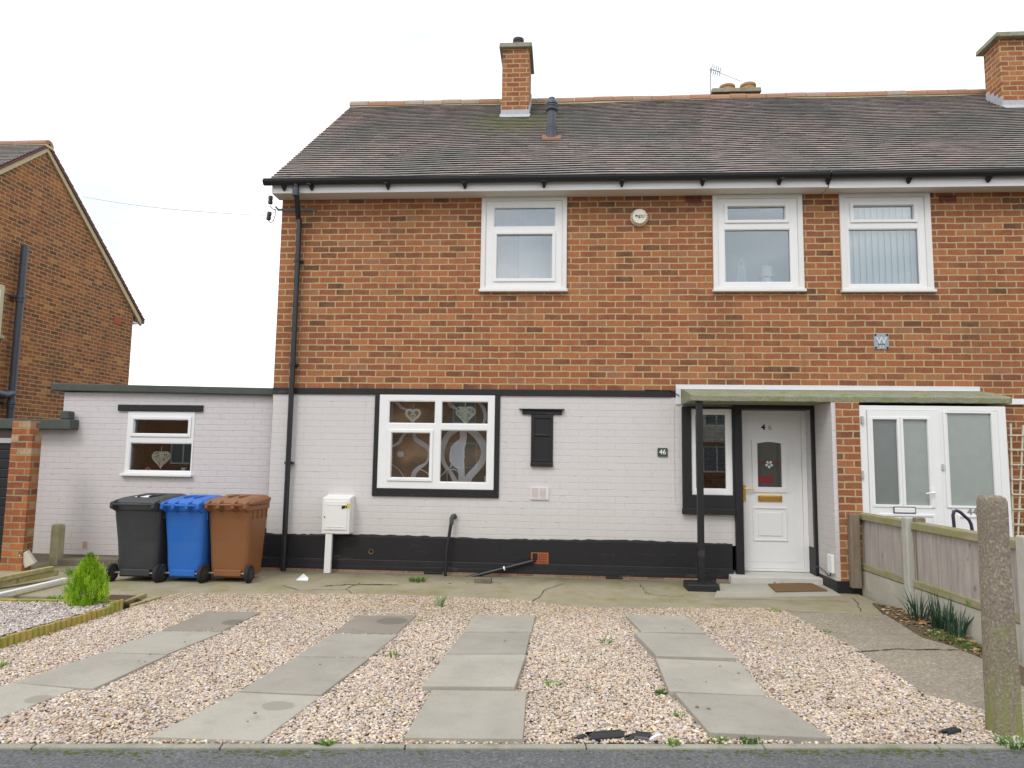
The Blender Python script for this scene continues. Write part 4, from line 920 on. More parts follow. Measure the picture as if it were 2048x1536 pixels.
chimney(h44, 6.935, 8.3, 2.2, 2.62, onY(2010, 78, 2.2).z, [], capo=.085)
gt2 = eaves(h44, XJ+.012, XR, drop=.014)
for px in (1658, 1820, 1980):
    x = onY(px, 372, -.29).x
    MB().hexa([(x-.012, -.262, 4.885), (x+.012, -.262, 4.885), (x+.012, -.246, 4.885), (x-.012, -.246, 4.885)], [(x-.03, -.31, 4.94), (x+.03, -.31, 4.94), (x+.03, -.246, 4.94), (x-.03, -.246, 4.94)]).build('gutter_bracket', M_gutter, gt2)
w = upper_window(h44, W3, (1705, 411, 1827, 440), (1698, 458, 1838, 569), (0,), .075); tag(w, 'upstairs window with vertical blinds')
# vertical blinds
m = MB(); nb_ = 13
for k in range(nb_):
    xa = W3[0]+.05+(W3[1]-W3[0]-.1)*k/nb_; wd = .085
    m.hexa([(xa, .10, W3[2]+.06), (xa+wd, .135, W3[2]+.06), (xa+wd, .137, W3[2]+.06), (xa, .102, W3[2]+.06)], [(xa, .10, ZT-.1), (xa+wd, .135, ZT-.1), (xa+wd, .137, ZT-.1), (xa, .102, ZT-.1)])
m.build('vertical_blind', simple('white_blind_fabric', (.82, .85, .84), .7, .2, var=.03), h44)
blindback(h44, (W3[0]-.1, W3[1]+.1, W3[2], W3[3]), .25, simple('pale_blind_backing', (.62, .66, .65), .8, .1), name='blind_backing')
grid_vent((1878, 391, 1912, 405), .0, 9, 4, simple('dark_terracotta_vent', (.15, .05, .04), .8, .2), proud=.004, parent=h44)
# porch pier between the doors (return wall painted)
PX0, PX1, PYF = 3.118, 3.42, -.60
xa = 3.16
MB().box(xa, PX1, PYF, -.001, .13, 2.15).build('porch_pier', M_brick, h44)
MB().box(3.112, xa-.001, PYF+.012, -.0, .13, 2.15).build('painted_return', M_paint, h44)
MB().box(3.108, PX1+.004, PYF-.01, .0, -.06, .13).build('pier_plinth', M_black, h44, .005)
jb = MB().box(3.02, 3.112, PYF+.36, PYF+.47, .22, .36)
vb = MB().box(3.075, 3.112, PYF+.05, PYF+.19, .20, .41).build('return_vent', M_upvc, h44, .01)
m = MB().tube([(3.10, PYF+.15, .22), (3.098, PYF+.16, .17), (3.10, PYF+.24, .15), (3.10, PYF+.34, .185), (3.10, PYF+.5, .205), (3.06, -.04, .21), (3.03, -.05, .23)], .006, 6)
m.build('wall_cable', M_greypipe, h44)
# porch UPVC door set
PZ = 2.115; py_ = -.585; pb = (3.42, 5.04, -.0, PZ)
pw = MB().slab(*pb, py_, py_+.07, [(3.505, 4.305, .05, PZ-.055), (4.40, 4.95, .05, PZ-.055)]).build('porch_frame', M_upvc, h44, .006); ORG[pw.name] = ORG[h44.name]
g1 = rect((1747, 839, 1796, 1009), py_); g2 = rect((1808, 839, 1857, 1011), py_); g3 = rect((1894, 827, 1986, 1012), py_)
pd = MB().slab(3.508, 4.302, .053, PZ-.058, py_-.014, py_+.05, [g1, g2]).build('porch_door', M_upvc, h44, .006); ORG[pd.name] = ORG[h44.name]
for g, mt in ((g1, M_frost_dark), (g2, M_frost)):
    MB().box(g[0]-.002, g[1]+.002, py_+.012, py_+.018, g[2]-.002, g[3]+.002).build('door_pane', mt, pd)
MB().slab(g1[0]-.03, g1[1]+.03, g1[2]-.03, g1[3]+.03, py_-.022, py_-.013, [g1]).build('pane_bead', M_upvc, pd, .004); MB().slab(g2[0]-.03, g2[1]+.03, g2[2]-.03, g2[3]+.03, py_-.022, py_-.013, [g2]).build('pane_bead', M_upvc, pd, .004)
mr = rect((1738, 1027, 1855, 1150), py_); MB().slab(3.60, 4.21, .12, mr[3], py_-.024, py_-.013, [(3.63, 4.18, .15, mr[3]-.03)]).build('door_panel', M_upvc, pd, .006)
pl2 = rect((1785, 1013, 1830, 1027), py_); pll = MB().box(pl2[0], pl2[1], py_-.026, py_-.013, pl2[2], pl2[3]).build('letterbox', simple('dark_letterbox_rim', (.10, .09, .12), .4, .5), pd, .004); ORG[pll.name] = ORG[h44.name]
MB().box(pl2[0]+.012, pl2[1]-.012, py_-.032, py_-.02, pl2[2]+.012, pl2[3]-.012).build('letter_flap', M_upvc, pll, .004)
hd = onY(1866, 985, py_-.02); hd_ = MB().box(hd.x-.018, hd.x+.018, py_-.026, py_-.013, hd.z-.17, hd.z+.05).tube([(hd.x, py_-.02, hd.z), (hd.x, py_-.065, hd.z), (hd.x-.1, py_-.068, hd.z-.012)], .01, 8).build('door_handle', M_upvc, pd, .003)
for py2 in (840, 949):
    hg = onY(1723, py2, py_); MB().box(hg.x-.012, hg.x+.016, py_-.03, py_-.001, hg.z-.045, hg.z+.045).build('hinge', simple('steel_hinge', (.5, .5, .52), .4, .5, .6), pd, .004)
s3 = MB().slab(4.402, 4.948, .053, PZ-.058, py_-.004, py_+.05, [g3]).build('porch_sidelight', M_upvc, h44, .006); ORG[s3.name] = ORG[h44.name]
MB().box(g3[0]-.002, g3[1]+.002, py_+.012, py_+.018, g3[2]-.002, g3[3]+.002).build('sidelight_pane', M_frost, s3)
MB().slab(g3[0]-.025, g3[1]+.025, g3[2]-.025, g3[3]+.025, py_-.014, py_-.003, [g3]).build('pane_bead', M_upvc, s3, .004)
mr3 = rect((1890, 1030, 1990, 1150), py_); MB().slab(4.45, 4.90, .12, mr3[3], py_-.015, py_-.003, [(4.48, 4.87, .15, mr3[3]-.03)]).build('sidelight_panel', M_upvc, s3, .006)
nn = onY(1949, 1024, py_); text('door_numeral', '44', simple('grey_numeral', (.22, .22, .24), .5, .4), h44, (nn.x-.025, py_-.008, nn.z), .115, .003)
bl = onY(1884, 934, py_); MB().box(bl.x-.018, bl.x+.018, py_-.02, py_-.0, bl.z-.035, bl.z+.035).build('doorbell', simple('grey_bell', (.45, .45, .45), .5, .3), h44, .006)
MB().box(4.96, 5.04, py_+.07, -.0, .0, PZ).build('porch_side', M_upvc, h44)
MB().box(5.09, 5.75, -.035, .01, 2.185, 2.255).build('wall_board', M_upvc, h44, .004)
MB().slab(5.35, 6.6, .03, 2.0, -.01, .05).build('lower_wall_panel', M_brick, h44)
# ------------------------------------------------------------------ canopy
can = thing('porch_canopy', (3.3, -.3, 2.1), 'long mossy green concrete canopy over both front doors on a thin black post', 'canopy')
M1 = MB(); cx0, cx1, cyf = 1.508, 5.112, -.60; zf0, zf1, zb0, zb1 = 2.150, 2.218, 2.150, 2.345
n = 44; rows = []
for k in range(n+1):
    x = cx0+(cx1-cx0)*k/n; j = random.uniform(-.004, .004); j2 = random.uniform(-.003, .003)
    rows.append([(x, -.002, zb0), (x, -.002, zb1), (x, -.25, 2.305), (x, cyf+.03+j2, zf1+.012+j), (x, cyf+j2, zf1-.004+j), (x, cyf+.006, zf0+j*.8)])
for A, B in zip(rows, rows[1:]):
    for i in range(6): M1.face([A[i], B[i], B[(i+1) % 6], A[(i+1) % 6]])
M1.face(rows[0]); M1.face(rows[-1][::-1]); M1.merge = False
M1b = MB(True); 
for f in M1.f: M1b.face([M1.v[i] for i in f])
M1b.build('canopy_slab', M_canopy, can, .006)
fa = rect((1352, 768, 1960, 779), 0); fl0 = 1.437
flm = MB().box(fl0, 5.10, -.012, .004, 2.343, 2.402).box(fl0, fl0+.066, -.012, .004, 2.15, 2.342)
flo = flm.build('flashing', M_alu, can, .003); ORG[flo.name] = ORG[can.name]
MB().box(fl0+.066, 5.08, -.03, -.012, 2.343, 2.350).build('flashing_lip', M_alu, flo)
pxx = onY(1399, 900, -.52).x
cp = MB().box(pxx-.036, pxx+.036, -.56, -.50, .05, 2.15).build('canopy_post', M_black, can, .004)
pbk = [onZ(1368, 1193, -.02), onZ(1427, 1193, -.02)]
MB().hexa([(pxx-.19, -.74, -.06), (pxx+.17, -.74, -.06), (pxx+.17, -.40, -.06), (pxx-.19, -.40, -.06)], [(pxx-.185, -.73, .075), (pxx+.165, -.73, .075), (pxx+.165, -.41, .075), (pxx-.185, -.41, .075)]).build('post_base', M_black, can, .015)
m = MB().tube([onY(1290, 780, -.02), onY(1330, 781, -.02), onY(1342, 781, -.025), onY(1350, 786, -.025), onY(1359, 792, -.02)], .005, 6)
tag(m.build('wall_cable', M_ink), 'thin black cable ending at the left end of the canopy', 'cable')
m = MB().tube([onY(1347, 810, 0), onY(1348, 900, 0), onY(1350, 1003, 0)], .005, 6)
tag(m.build('wall_cable', M_paint), 'thin white painted cable running down the white wall beside the door window', 'cable')
m = MB().tube([onY(1366, 1010, 0), onY(1368, 1022, 0), onY(1378, 1031, 0), onY(1440, 1031, 0), onY(1453, 1020, 0), onY(1455, 1008, 0)], .004, 6)
tag(m.build('wall_cable', M_paint), 'white painted cable looped below the narrow side window', 'cable')
# door mat
q = [onZ(x, y, .018) for x, y in [(1536, 1169), (1622, 1167), (1655, 1182), (1552, 1184)]]
mt_ = NT('coir_mat'); nz = mt_.noise(150, 4, .7); M_mat = mt_.fin(mt_.mix(nz.outputs['Fac'], (.30, .19, .10), (.12, .075, .045)), .95, mt_.bump(nz.outputs['Fac'], 1., .01), .1)
tag(MB().hexa([(p.x, p.y, .012) for p in q], [(p.x, p.y, .03) for p in q]).build('door_mat', M_mat, None, .004), 'worn brown doormat on the threshold slab', 'doormat')
for k in range(14):
    pass

# ================================================================== wall-mounted things
c = onY(1279, 434, -.05); al = thing('alarm_box', (c.x, 0, c.z), 'round cream alarm sounder with slotted rim on the brick wall', 'alarm')
m = MB(); nt = 56; prof = [(.112, -.002), (.115, -.03), (.108, -.05), (.095, -.066), (.088, -.07), (.0, -.074)]
rings = []
for i, (r, y) in enumerate(prof[:-1]):
    ring = []
    for k in range(nt):
        a = 2*PI*k/nt; rr = r*(.965 if (k % 2 and i in (2, 3)) else 1.); ring.append(m.vert((c.x+rr*math.cos(a), y, c.z+rr*math.sin(a))))
    rings.append(ring)
for A, B in zip(rings, rings[1:]):
    for k in range(nt): m.f.append([A[k], A[(k+1) % nt], B[(k+1) % nt], B[k]]); m.a.append(0)
m.f.append(rings[-1]); m.a.append(0); m.build('cover', M_cream, al)
for k in range(24):
    a = 2*PI*(k+.5)/24+PI*0; 
    if math.sin(a) > .65: continue
    x, z = c.x+.099*math.cos(a), c.z+.099*math.sin(a); u = Vector((math.cos(a), 0, math.sin(a))); v = Vector((-math.sin(a), 0, math.cos(a)))
    P = Vector((x, -.0655, z)); MB().hexa([P-u*.009-v*.0035, P+u*.009-v*.0035, P+u*.009+v*.0035, P-u*.009+v*.0035], [q+Vector((0, -.003, 0)) for q in (P-u*.009-v*.0035, P+u*.009-v*.0035, P+u*.009+v*.0035, P-u*.009+v*.0035)]).build('rim_slot', simple('olive_slot', (.10, .085, .03), .8, .1) if k == 12 or 'olive_slot' not in bpy.data.materials else bpy.data.materials['olive_slot'], al)
text('lettering', 'PR', M_ink, al, (c.x-.038, -.072, c.z+.006), .034, .001, offset=.001); text('lettering', 'TECT', M_ink, al, (c.x+.036, -.072, c.z+.007), .034, .001)
MB().prismXZ([(c.x-.018, c.z-.022), (c.x+.004, c.z-.022), (c.x-.003, c.z-.004), (c.x+.002, c.z+.022), (c.x-.004, c.z+.022), (c.x-.012, c.z-.006)], -.0735, -.071).build('logo_mark', M_ink, al)
MB().box(c.x+.004, c.x+.066, -.0732, -.071, c.z-.016, c.z-.013).build('underline', M_slate, al)
r = rect((1315, 896, 1335, 913), 0); sg = thing('house_number_plaque', (r[0], 0, r[2]), 'small dark green slate plaque with white 46', 'plaque')
MB().box(r[0], r[1], -.014, .0035, r[2], r[3]).build('plate', M_slate, sg, .003); text('numerals', '46', M_whiteletter, sg, ((r[0]+r[1])/2, -.016, (r[2]+r[3])/2), .085, .0015, offset=.001)
r = rect((1747, 667, 1777, 699), 0); sg = thing('hydrant_plate', (r[0], 0, r[2]), 'square grey metal plate with W and 23 on the brick wall', 'plate')
MB().box(r[0], r[1], -.012, .0, r[2], r[3]).build('plate', M_galv, sg, .004); cxm = (r[0]+r[1])/2; hh_ = r[3]-r[2]
text('lettering', 'W', simple('pale_metal_letter', (.62, .66, .68), .4, .5, .3), sg, (cxm, -.014, r[2]+hh_*.53), .12, .004, offset=.002)
MB().box(cxm-.038, cxm+.038, -.015, -.012, r[2]+hh_*.29, r[2]+hh_*.33).build('rule', M_ink, sg); text('lettering', '23', bpy.data.materials['pale_metal_letter'], sg, (cxm, -.014, r[2]+hh_*.16), .062, .003)
for k, zz in enumerate((.60, .68, .76, .83)): MB().box(cxm-.012, cxm+.012, -.0135, -.012, r[2]+hh_*zz, r[2]+hh_*(zz+.02)).build('embossed_line', M_ink if k % 2 else bpy.data.materials['pale_metal_letter'], sg)
for sx in (0, 1):
    for sz in (0, 1): MB().lathe((r[0]+.02+(r[1]-r[0]-.04)*sx, 0, r[2]+.02+(r[3]-r[2]-.04)*sz), [(.012, -.012), (.012, -.02)], 10, 'Y').build('bolt', M_ink, sg)
# cable bracket with two insulators
b0 = onY(634, 421, -.0); b1 = onY(551, 415, -.06)
br = thing('insulator_bracket', (XL, -.02, b0.z), 'metal bracket with two black cable insulators at the top left corner of the brick house', 'bracket')
bz = onY(600, 419, -.01).z
MB().hexa([(b0.x, -.012, bz-.02), (XL-.0, -.012, bz-.02), (XL-.0, -.001, bz-.02), (b0.x, -.001, bz-.02)], [(b0.x, -.012, bz+.018), (XL, -.012, bz+.018), (XL, -.001, bz+.018), (b0.x, -.001, bz+.018)]).box(XL-.06, XL, -.012, -.004, bz-.015, bz+.015).tube([(XL-.05, -.008, bz), (onY(551, 413, -.02).x, -.02, onY(551, 413, -.02).z)], .012, 8).build('strap', simple('painted_steel_strap', (.16, .14, .12), .7, .3, var=.4, scale=30), br)
def Y0(x, y): return onY(x, y, -.03)
for pts, (cx_, cy_), tilt in (([(550, 418), (548, 420), (544, 417), (540, 411)], (541, 400), 0), ([(551, 418), (550, 432), (546, 443), (541, 446), (536, 440)], (538, 432), .12)):
    MB().tube([Y0(*p) for p in pts], .006, 8).build('hook', M_gutter, br, smooth=True)
    q = Y0(cx_, cy_); o = MB().lathe((0, 0, 0), [(.026, -.055), (.03, -.05), (.03, -.01), (.024, -.006), (.024, .002), (.03, .006), (.03, .048), (.026, .055)], 16).build('insulator', simple('insulator_black', (.05, .045, .05), .5, .4) if 'insulator_black' not in bpy.data.materials else bpy.data.materials['insulator_black'], br)
    autosmooth(o)
    for v_ in o.data.vertices: v_.co = v_.co+ORG[br.name]
    o.location = q-ORG[br.name]; o.rotation_euler = (0, tilt, 0)
MB().tube([Y0(536, 396), Y0(528, 400), Y0(522, 405), Y0(523, 412), Y0(528, 410), Y0(527, 403)], .003, 6).build('loose_wire', M_upvc, br, smooth=True)
wp = [Y0(533, 431)]; far = onX(165, 393, -10.5)
wp = [Y0(533, 431).lerp(far, u)+Vector((0, 0, -.25*u*(1-u))) for u in np.linspace(0, 1, 14)]
tag(MB().tube(wp, .004, 6).build('overhead_cable', simple('grey_cable', (.3, .3, .32), .6, .3)), 'thin overhead cable running from the brick corner to the neighbouring gable', 'cable')
# gas meter box
mx = thing('meter_box', (-2.9, -.3, 0), 'white meter box on a white leg beside the downpipe', 'meter box')
a = rect((638, 995, 694, 1070), -.30); 
MB().hexa([(a[0], -.30, a[2]), (a[1], -.30, a[2]), (a[1], -.04, a[2]), (a[0], -.04, a[2])], [(a[0], -.30, a[3]-.01), (a[1], -.30, a[3]-.01), (a[1], -.04, a[3]+.03), (a[0], -.04, a[3]+.03)]).build('box', M_wood_white, mx, .012)
dd = MB().box(a[0]+.03, a[1]-.03, -.312, -.299, a[2]+.05, a[3]-.05).build('door', M_wood_white, mx, .006); ORG[dd.name] = ORG[mx.name]
for z in (a[2]+.085, a[3]-.10): MB().box(a[0]+.06, a[1]-.07, -.316, -.311, z, z+.012).build('rib', M_wood_white, dd, .003)
zc = a[3]-.12
MB().hexa([(a[1]-.10, -.318, zc-.025), (a[1]-.035, -.318, zc-.01), (a[1]-.03, -.31, zc-.01), (a[1]-.10, -.31, zc-.025)], [(a[1]-.10, -.318, zc+.012), (a[1]-.035, -.318, zc+.02), (a[1]-.03, -.31, zc+.02), (a[1]-.10, -.31, zc+.012)]).build('black_tape', M_ink, mx)
MB().hexa([(a[1]-.06, -.322, zc-.012), (a[1]+.0, -.305, zc+.0), (a[1]+.002, -.302, zc), (a[1]-.055, -.316, zc-.012)], [(a[1]-.03, -.322, zc+.035), (a[1]+.0, -.305, zc+.04), (a[1]+.002, -.302, zc+.04), (a[1]-.03, -.316, zc+.035)]).build('yellow_tape', simple('yellow_tape', (.75, .62, .08), .5, .3), mx)
MB().lathe((a[0]+.04, -.315, (a[2]+a[3])/2-.02), [(.008, 0), (.008, -.004)], 10, 'Y').build('lock', M_ink, mx)
lg = rect((643, 1072, 656, 1157), -.28); MB().hexa([(lg[0]-.0, -.29, .0), (lg[1]+.0, -.29, .0), (lg[1], -.24, .0), (lg[0], -.24, .0)], [(lg[0]+.005, -.29, a[2]), (lg[1]+.005, -.29, a[2]), (lg[1]+.005, -.24, a[2]), (lg[0]+.005, -.24, a[2])]).build('leg', M_wood_white, mx, .004)
for ch in [q_ for q_ in bpy.data.objects if q_.parent == mx]: ch.location.y += .11
# stand pipe and waste pipe
p0, p1, p2 = onY(890, 1168, -.13), onY(893, 1120, -.13), onY(903, 1040, -.09)
sp = thing('stand_pipe', (p0.x, -.13, 0), 'upright black pipe with a bent cap against the white wall', 'pipe')
autosmooth(MB().tube([(p0.x, -.13, -.01), (p0.x+.01, -.12, .3), (p2.x, -.08, p2.z)], .021, 12).build('pipe', M_pipe, sp))
autosmooth(MB().tube([(p2.x, -.08, p2.z-.06), (p2.x, -.08, p2.z+.02), (p2.x+.01, -.07, p2.z+.045), (p2.x+.03, -.04, p2.z+.05), (p2.x+.03, -.0, p2.z+.03)], .027, 12).build('elbow', simple('grey_elbow', (.07, .075, .07), .6, .3), sp))
w0, w1, w2 = onY(893, 1165, -.16), onY(918, 1160, -.13), onY(1066, 1122, -.06)
wp_ = thing('waste_pipe', (w1.x, -.13, 0), 'slanting black waste pipe running from the terracotta air brick down to the ground', 'pipe')
autosmooth(MB().tube([w1, w2, (w2.x+.04, .03, w2.z+.01)], .023, 12).build('pipe', M_pipe, wp_)); autosmooth(MB().tube([w0, w1, w1.lerp(w2, .06)], .03, 12).build('elbow', M_pipe, wp_))
u = w1.lerp(w2, .6); v = w1.lerp(w2, .62); autosmooth(MB().tube([u, v], .027, 12).build('white_clip', M_upvc, wp_))
p = onZ(966, 1165, 0); tag(MB().box(p.x-.10, p.x+.10, p.y-.04, p.y+.07, -.01, .055).build('brick_fragment', M_blocks, None, .01), 'small dark brick lying under the slanting waste pipe', 'brick')
p = onZ(605, 1160, 0); tag(MB().face([(p.x-.07, p.y-.03, .0), (p.x+.08, p.y-.04, .0), (p.x+.05, p.y+.05, .02), (p.x+.0, p.y+.02, .07)]).face([(p.x-.07, p.y-.03, .002), (p.x+.0, p.y+.02, .072), (p.x-.06, p.y+.05, .01)]).build('paper_scrap', M_paper), 'torn scrap of white paper on the concrete below the meter box', 'litter')

# ================================================================== ANNEXE (left extension)
ex = thing('annexe', (-5, .2, 0), 'low flat-roofed painted brick annexe with a white window', 'extension')
YX = .2; q0, q1 = onY(129, 790, YX), onY(64, 1000, YX)
WA = rect((250, 823, 390, 948), YX); WA = (WA[0]+.02, WA[1]-.02, WA[2], WA[3])
MB().slab(onY(40, 950, .2).x, -3.74, .10, 1.78, YX, YX+.2, [(WA[0], WA[1], WA[2], 1.78)]).slab(q0.x, -3.74, 1.78, 2.26, YX, YX+.2, [(WA[0], WA[1], 1.78, WA[3])]).build('painted_wall', M_paint_ext, ex)
MB().box(onY(30, 950, .2).x, -3.74, YX-.012, YX+.2, -.1, .10).build('plinth', M_blocks, ex)
MB().box(-4.1, -3.745, YX-.02, YX+.2, -.08, .50).build('black_plinth', M_black_brick, ex)
MB().box(q0.x, q0.x+.1, YX+.2, 6., 0, 2.27).box(q0.x+.1, -3.75, 5.9, 6., 0, 2.25).build('rear_wall', M_paint_ext, ex)
MB().box(q0.x+.2, -3.9, YX+1.6, YX+1.7, 0, 2.2).build('inner_wall', simple('brown_room_wall', (.16, .10, .06), .9, .1, var=.3, scale=3), ex)
f0 = onY(102, 768, YX-.08); 
MB().hexa([(f0.x, YX-.08, 2.275), (-3.745, YX-.08, 2.235), (-3.745, 6.2, 2.235), (f0.x, 6.2, 2.275)], [(f0.x, YX-.08, 2.375), (-3.745, YX-.08, 2.33), (-3.745, 6.2, 2.33), (f0.x, 6.2, 2.375)]).build('flat_roof', M_felt, ex, .012)
ac = [rect((268, 839, 378, 868), YX), rect((259, 886, 383, 942), YX)]
aw = upvc(ex, WA, YX-.01, ac, M_glass, sash=(0,))
MB().box(WA[0]-.03, WA[1]+.02, YX-.06, YX+.02, WA[2]-.03, WA[2]-.0).build('sill', M_upvc, aw, .005)
la = rect((238, 810, 407, 822), YX); MB().box(la[0], la[1], YX-.03, YX+.05, WA[3]+.004, la[3]).build('lintel', M_black, ex, .005)
MB().box(WA[0], WA[1], YX+.07, YX+.32, WA[2]-.02, WA[2]+.02).build('window_board', M_upvc, ex)
p = onY(293, 937, .34); tag(autosmooth(MB().lathe((p.x, .38, WA[2]+.02), [(.03, 0), (.035, .05), (.02, .06)], 14).build('pink_pot', simple('pink_plastic', (.7, .2, .24), .5, .3))), 'pink pot on the annexe window board', 'pot')
p = onY(305, 939, .34); tag(MB().box(p.x-.06, p.x+.08, .36, .44, WA[2]+.02, WA[2]+.05).build('pink_cloth', bpy.data.materials['pink_plastic'], None, .01), 'folded pink cloth on the annexe window board', 'cloth')
p = onY(366, 937, .34); tag(autosmooth(MB().lathe((p.x, .36, WA[2]+.02), [(.03, 0), (.036, .03), (.025, .045), (.036, .06), (.038, .065)], 14).build('white_vase', M_upvc)), 'small white vase at the right of the annexe window board', 'vase')
for (px, py, w_, h_) in [(168, 1088, .03, .045), (100, 1145, .05, .03)]:
    p = onY(px, py, YX)
MB().box(onY(165, 1095, YX).x, onY(174, 1095, YX).x, YX-.004, YX+.0, onY(165, 1097, YX).z, onY(165, 1083, YX).z).build('bare_brick_patch', simple('bare_patch', (.46, .30, .22), .9, .1, var=.3, scale=40), ex)
# ------------------------------------------------------------------ low kerb blocks in front of the annexe
m = MB(); 
for (xa_, xb_, y0_, y1_, z1_) in [(-6.1, -5.62, -.12, .1, .1), (-5.6, -5.32, -.15, .05, .12), (-5.3, -4.95, -.14, .06, .1), (-6.45, -6.12, -.1, .1, .08)]:
    tag(MB().box(xa_, xb_, y0_, y1_, -.02, z1_).build('kerb_block', M_blocks, None, .015), {-6.1: 'mossy kerb block behind the small green conifer', -5.6: 'mossy kerb block just right of the conifer against the annexe', -5.3: 'mossy kerb block hidden partly by the black bin', -6.45: 'mossy kerb block by the timber stake at the annexe wall'}[xa_], 'kerb block', 'old kerb blocks against the annexe')
# ================================================================== neighbour's garage, pier
ga = thing('garage', (-8, 0, 0), 'neighbouring flat-roofed garage with a dark slatted door at the left edge', 'garage')
z0_, z1_ = onY(62, 858, .05).z, onY(62, 838, .05).z
MB().hexa([(-10.4, .02, z0_), (onY(143, 850, .05).x, .02, z0_), (onY(143, 850, .05).x, .2, z0_), (-10.4, .2, z0_)], [(-10.4, .02, z1_), (onY(143, 850, .05).x, .02, z1_), (onY(143, 850, .05).x, .2, z1_), (-10.4, .2, z1_)]).build('roof_edge', M_felt, ga, .012)
MB().box(-10.4, -6.9, .2, 5.8, z0_, z1_-.01).build('flat_roof', M_felt, ga)
pu = [onY(125, 822, .08), onY(143, 822, .08)]; MB().box(pu[0].x, pu[1].x, .03, .16, z1_, pu[0].z).build('roof_upstand', M_felt, ga, .02)
zl0, zl1 = onY(10, 886, .06).z, onY(10, 876, .06).z
MB().box(-9.9, onY(45, 950, .07).x, .06, .12, zl1, z0_).build('door_head_board', simple('brown_board', (.07, .05, .045), .7, .2), ga)
MB().box(-9.9, onY(45, 950, .07).x, .04, .12, zl0, zl1).build('door_lintel', simple('grey_lintel', (.42, .42, .40), .7, .2), ga)
gd = MB(); z = -.03
while z < zl0-.02: gd.box(-9.9, onY(45, 950, .07).x, .07, .10, z, min(z+.118, zl0-.002)); z += .125
gd.build('garage_door', simple('dark_blue_slats', (.014, .014, .02), .35, .5), ga, .008); MB().box(-10.3, -9.9, .02, .2, -.05, z0_).build('side_wall', M_brick_old, ga); gxr = onY(50, 950, .07).x; MB().box(gxr-.1, gxr, .12, 5.8, -.05, z0_).build('side_wall', M_paint_ext, ga)
pa, pb2 = onY(25, 850, -.6), onY(61, 850, -.6); pzt = onY(40, 841, -.6).z
tag(MB().box(pa.x, pb2.x+.04, -.6, -.44, -.05, pzt-.17).box(pa.x+.0, pb2.x, -.598, -.45, pzt-.17, pzt).build('brick_pier', M_brick_pier), 'orange patchy brick pier at the left edge beside the garage door', 'pier')
# ================================================================== neighbour house
nh = thing('brick_house', (-12, 4.3, 0), 'neighbouring weathered brick house seen gable-on at the far left', 'house')
NX = -10.6; ya_, yb_ = 1.30, 7.66; nyr, nzr = 4.325, 7.70; nze = 5.05; zt1 = 4.98
wn = [onX(-40, 560, NX), onX(7, 670, NX)]
hy0, hy1, hz0, hz1 = onX(-60, 600, NX).y, onX(7, 600, NX).y, onX(5, 672, NX).z, onX(5, 570, NX).z
m = MB()
def gw(pts): m.face([(NX, y, z) for y, z in pts])
gw([(ya_, -.1), (yb_, -.1), (yb_, hz0), (ya_, hz0)]); gw([(ya_, hz0), (hy0, hz0), (hy0, hz1), (ya_, hz1)]); gw([(hy1, hz0), (yb_, hz0), (yb_, hz1), (hy1, hz1)])
gw([(ya_, hz1), (yb_, hz1), (yb_, nze-.0), (nyr, nzr), (ya_, nze-.0)])
m.face([(NX, yb_, -.1), (NX-9, yb_, -.1), (NX-9, yb_, nze), (NX, yb_, nze)]); m.face([(NX, ya_, -.1), (NX, ya_, nze), (NX-9, ya_, nze), (NX-9, ya_, -.1)])
m.build('gable_wall', M_brick_old, nh)
nw = MB().box(NX-.06, NX+.01, hy0, hy1, hz0, hz1).build('window', simple('cream_frame', (.60, .55, .38), .6, .3), nh, .01); ORG[nw.name] = ORG[nh.name]
MB().box(NX+.009, NX+.016, hy0, hy1-.10, hz0+.10, hz1-.10).build('casement', M_upvc, nw); MB().box(NX+.0, NX+.05, hy0, hy1+.05, hz0-.06, hz0).build('sill', simple('stone_sill', (.4, .36, .26), .8, .2), nw, .01)
sl = (7.775-5.02)/(3.04+.33)
M_vtile = simple('purple_brown_tile_edge', (.16, .07, .07), .85, .2, var=.4, scale=14)
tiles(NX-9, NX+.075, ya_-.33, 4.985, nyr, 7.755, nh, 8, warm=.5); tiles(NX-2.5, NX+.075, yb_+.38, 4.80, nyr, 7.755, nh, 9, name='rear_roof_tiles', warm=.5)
MB().hexa([(NX-9, yb_+.3, 4.83), (NX-2.5, yb_+.3, 4.83), (NX-2.5, nyr, 7.73), (NX-9, nyr, 7.73)], [(NX-9, yb_+.3, 4.86), (NX-2.5, yb_+.3, 4.86), (NX-2.5, nyr, 7.76), (NX-9, nyr, 7.76)]).build('rear_roof', M_tile, nh)
ridge(NX-9, NX+.08, nyr, 7.78, nh, 12, .12)
for s_, yy in ((1, ya_-.30), (-1, yb_+.30)):
    m = MB(); zz = 4.99 if s_ > 0 else 4.83
    m.hexa([(NX-.01, yy, zz-.20), (NX+.045, yy, zz-.20), (NX+.045, nyr, 7.57), (NX-.01, nyr, 7.57)], [(NX-.01, yy, zz-.055), (NX+.045, yy, zz-.055), (NX+.045, nyr, 7.72), (NX-.01, nyr, 7.72)])
    m.build('verge', M_verge, nh)
MB().box(NX-9, NX+.0, yb_, yb_+.25, 4.66, 4.69).build('soffit', M_fascia, nh); MB().box(NX-9, NX+.0, yb_+.24, yb_+.26, 4.66, 4.82).build('fascia', M_fascia, nh)
autosmooth(MB().tube([(NX-9, yb_+.34, 4.74), (NX+.06, yb_+.34, 4.74)], .06, 12).build('gutter', M_greypipe, nh))
pA, pB = onX(50, 492, NX+.12), onX(15, 830, NX+.12); spy = (pA.y+pB.y)/2
so = MB().tube([(NX+.12, pA.y, pA.z), (NX+.12, pA.y, 1.6)], .065, 14).build('soil_pipe', M_greypipe, nh); autosmooth(so); ORG[so.name] = ORG[nh.name]
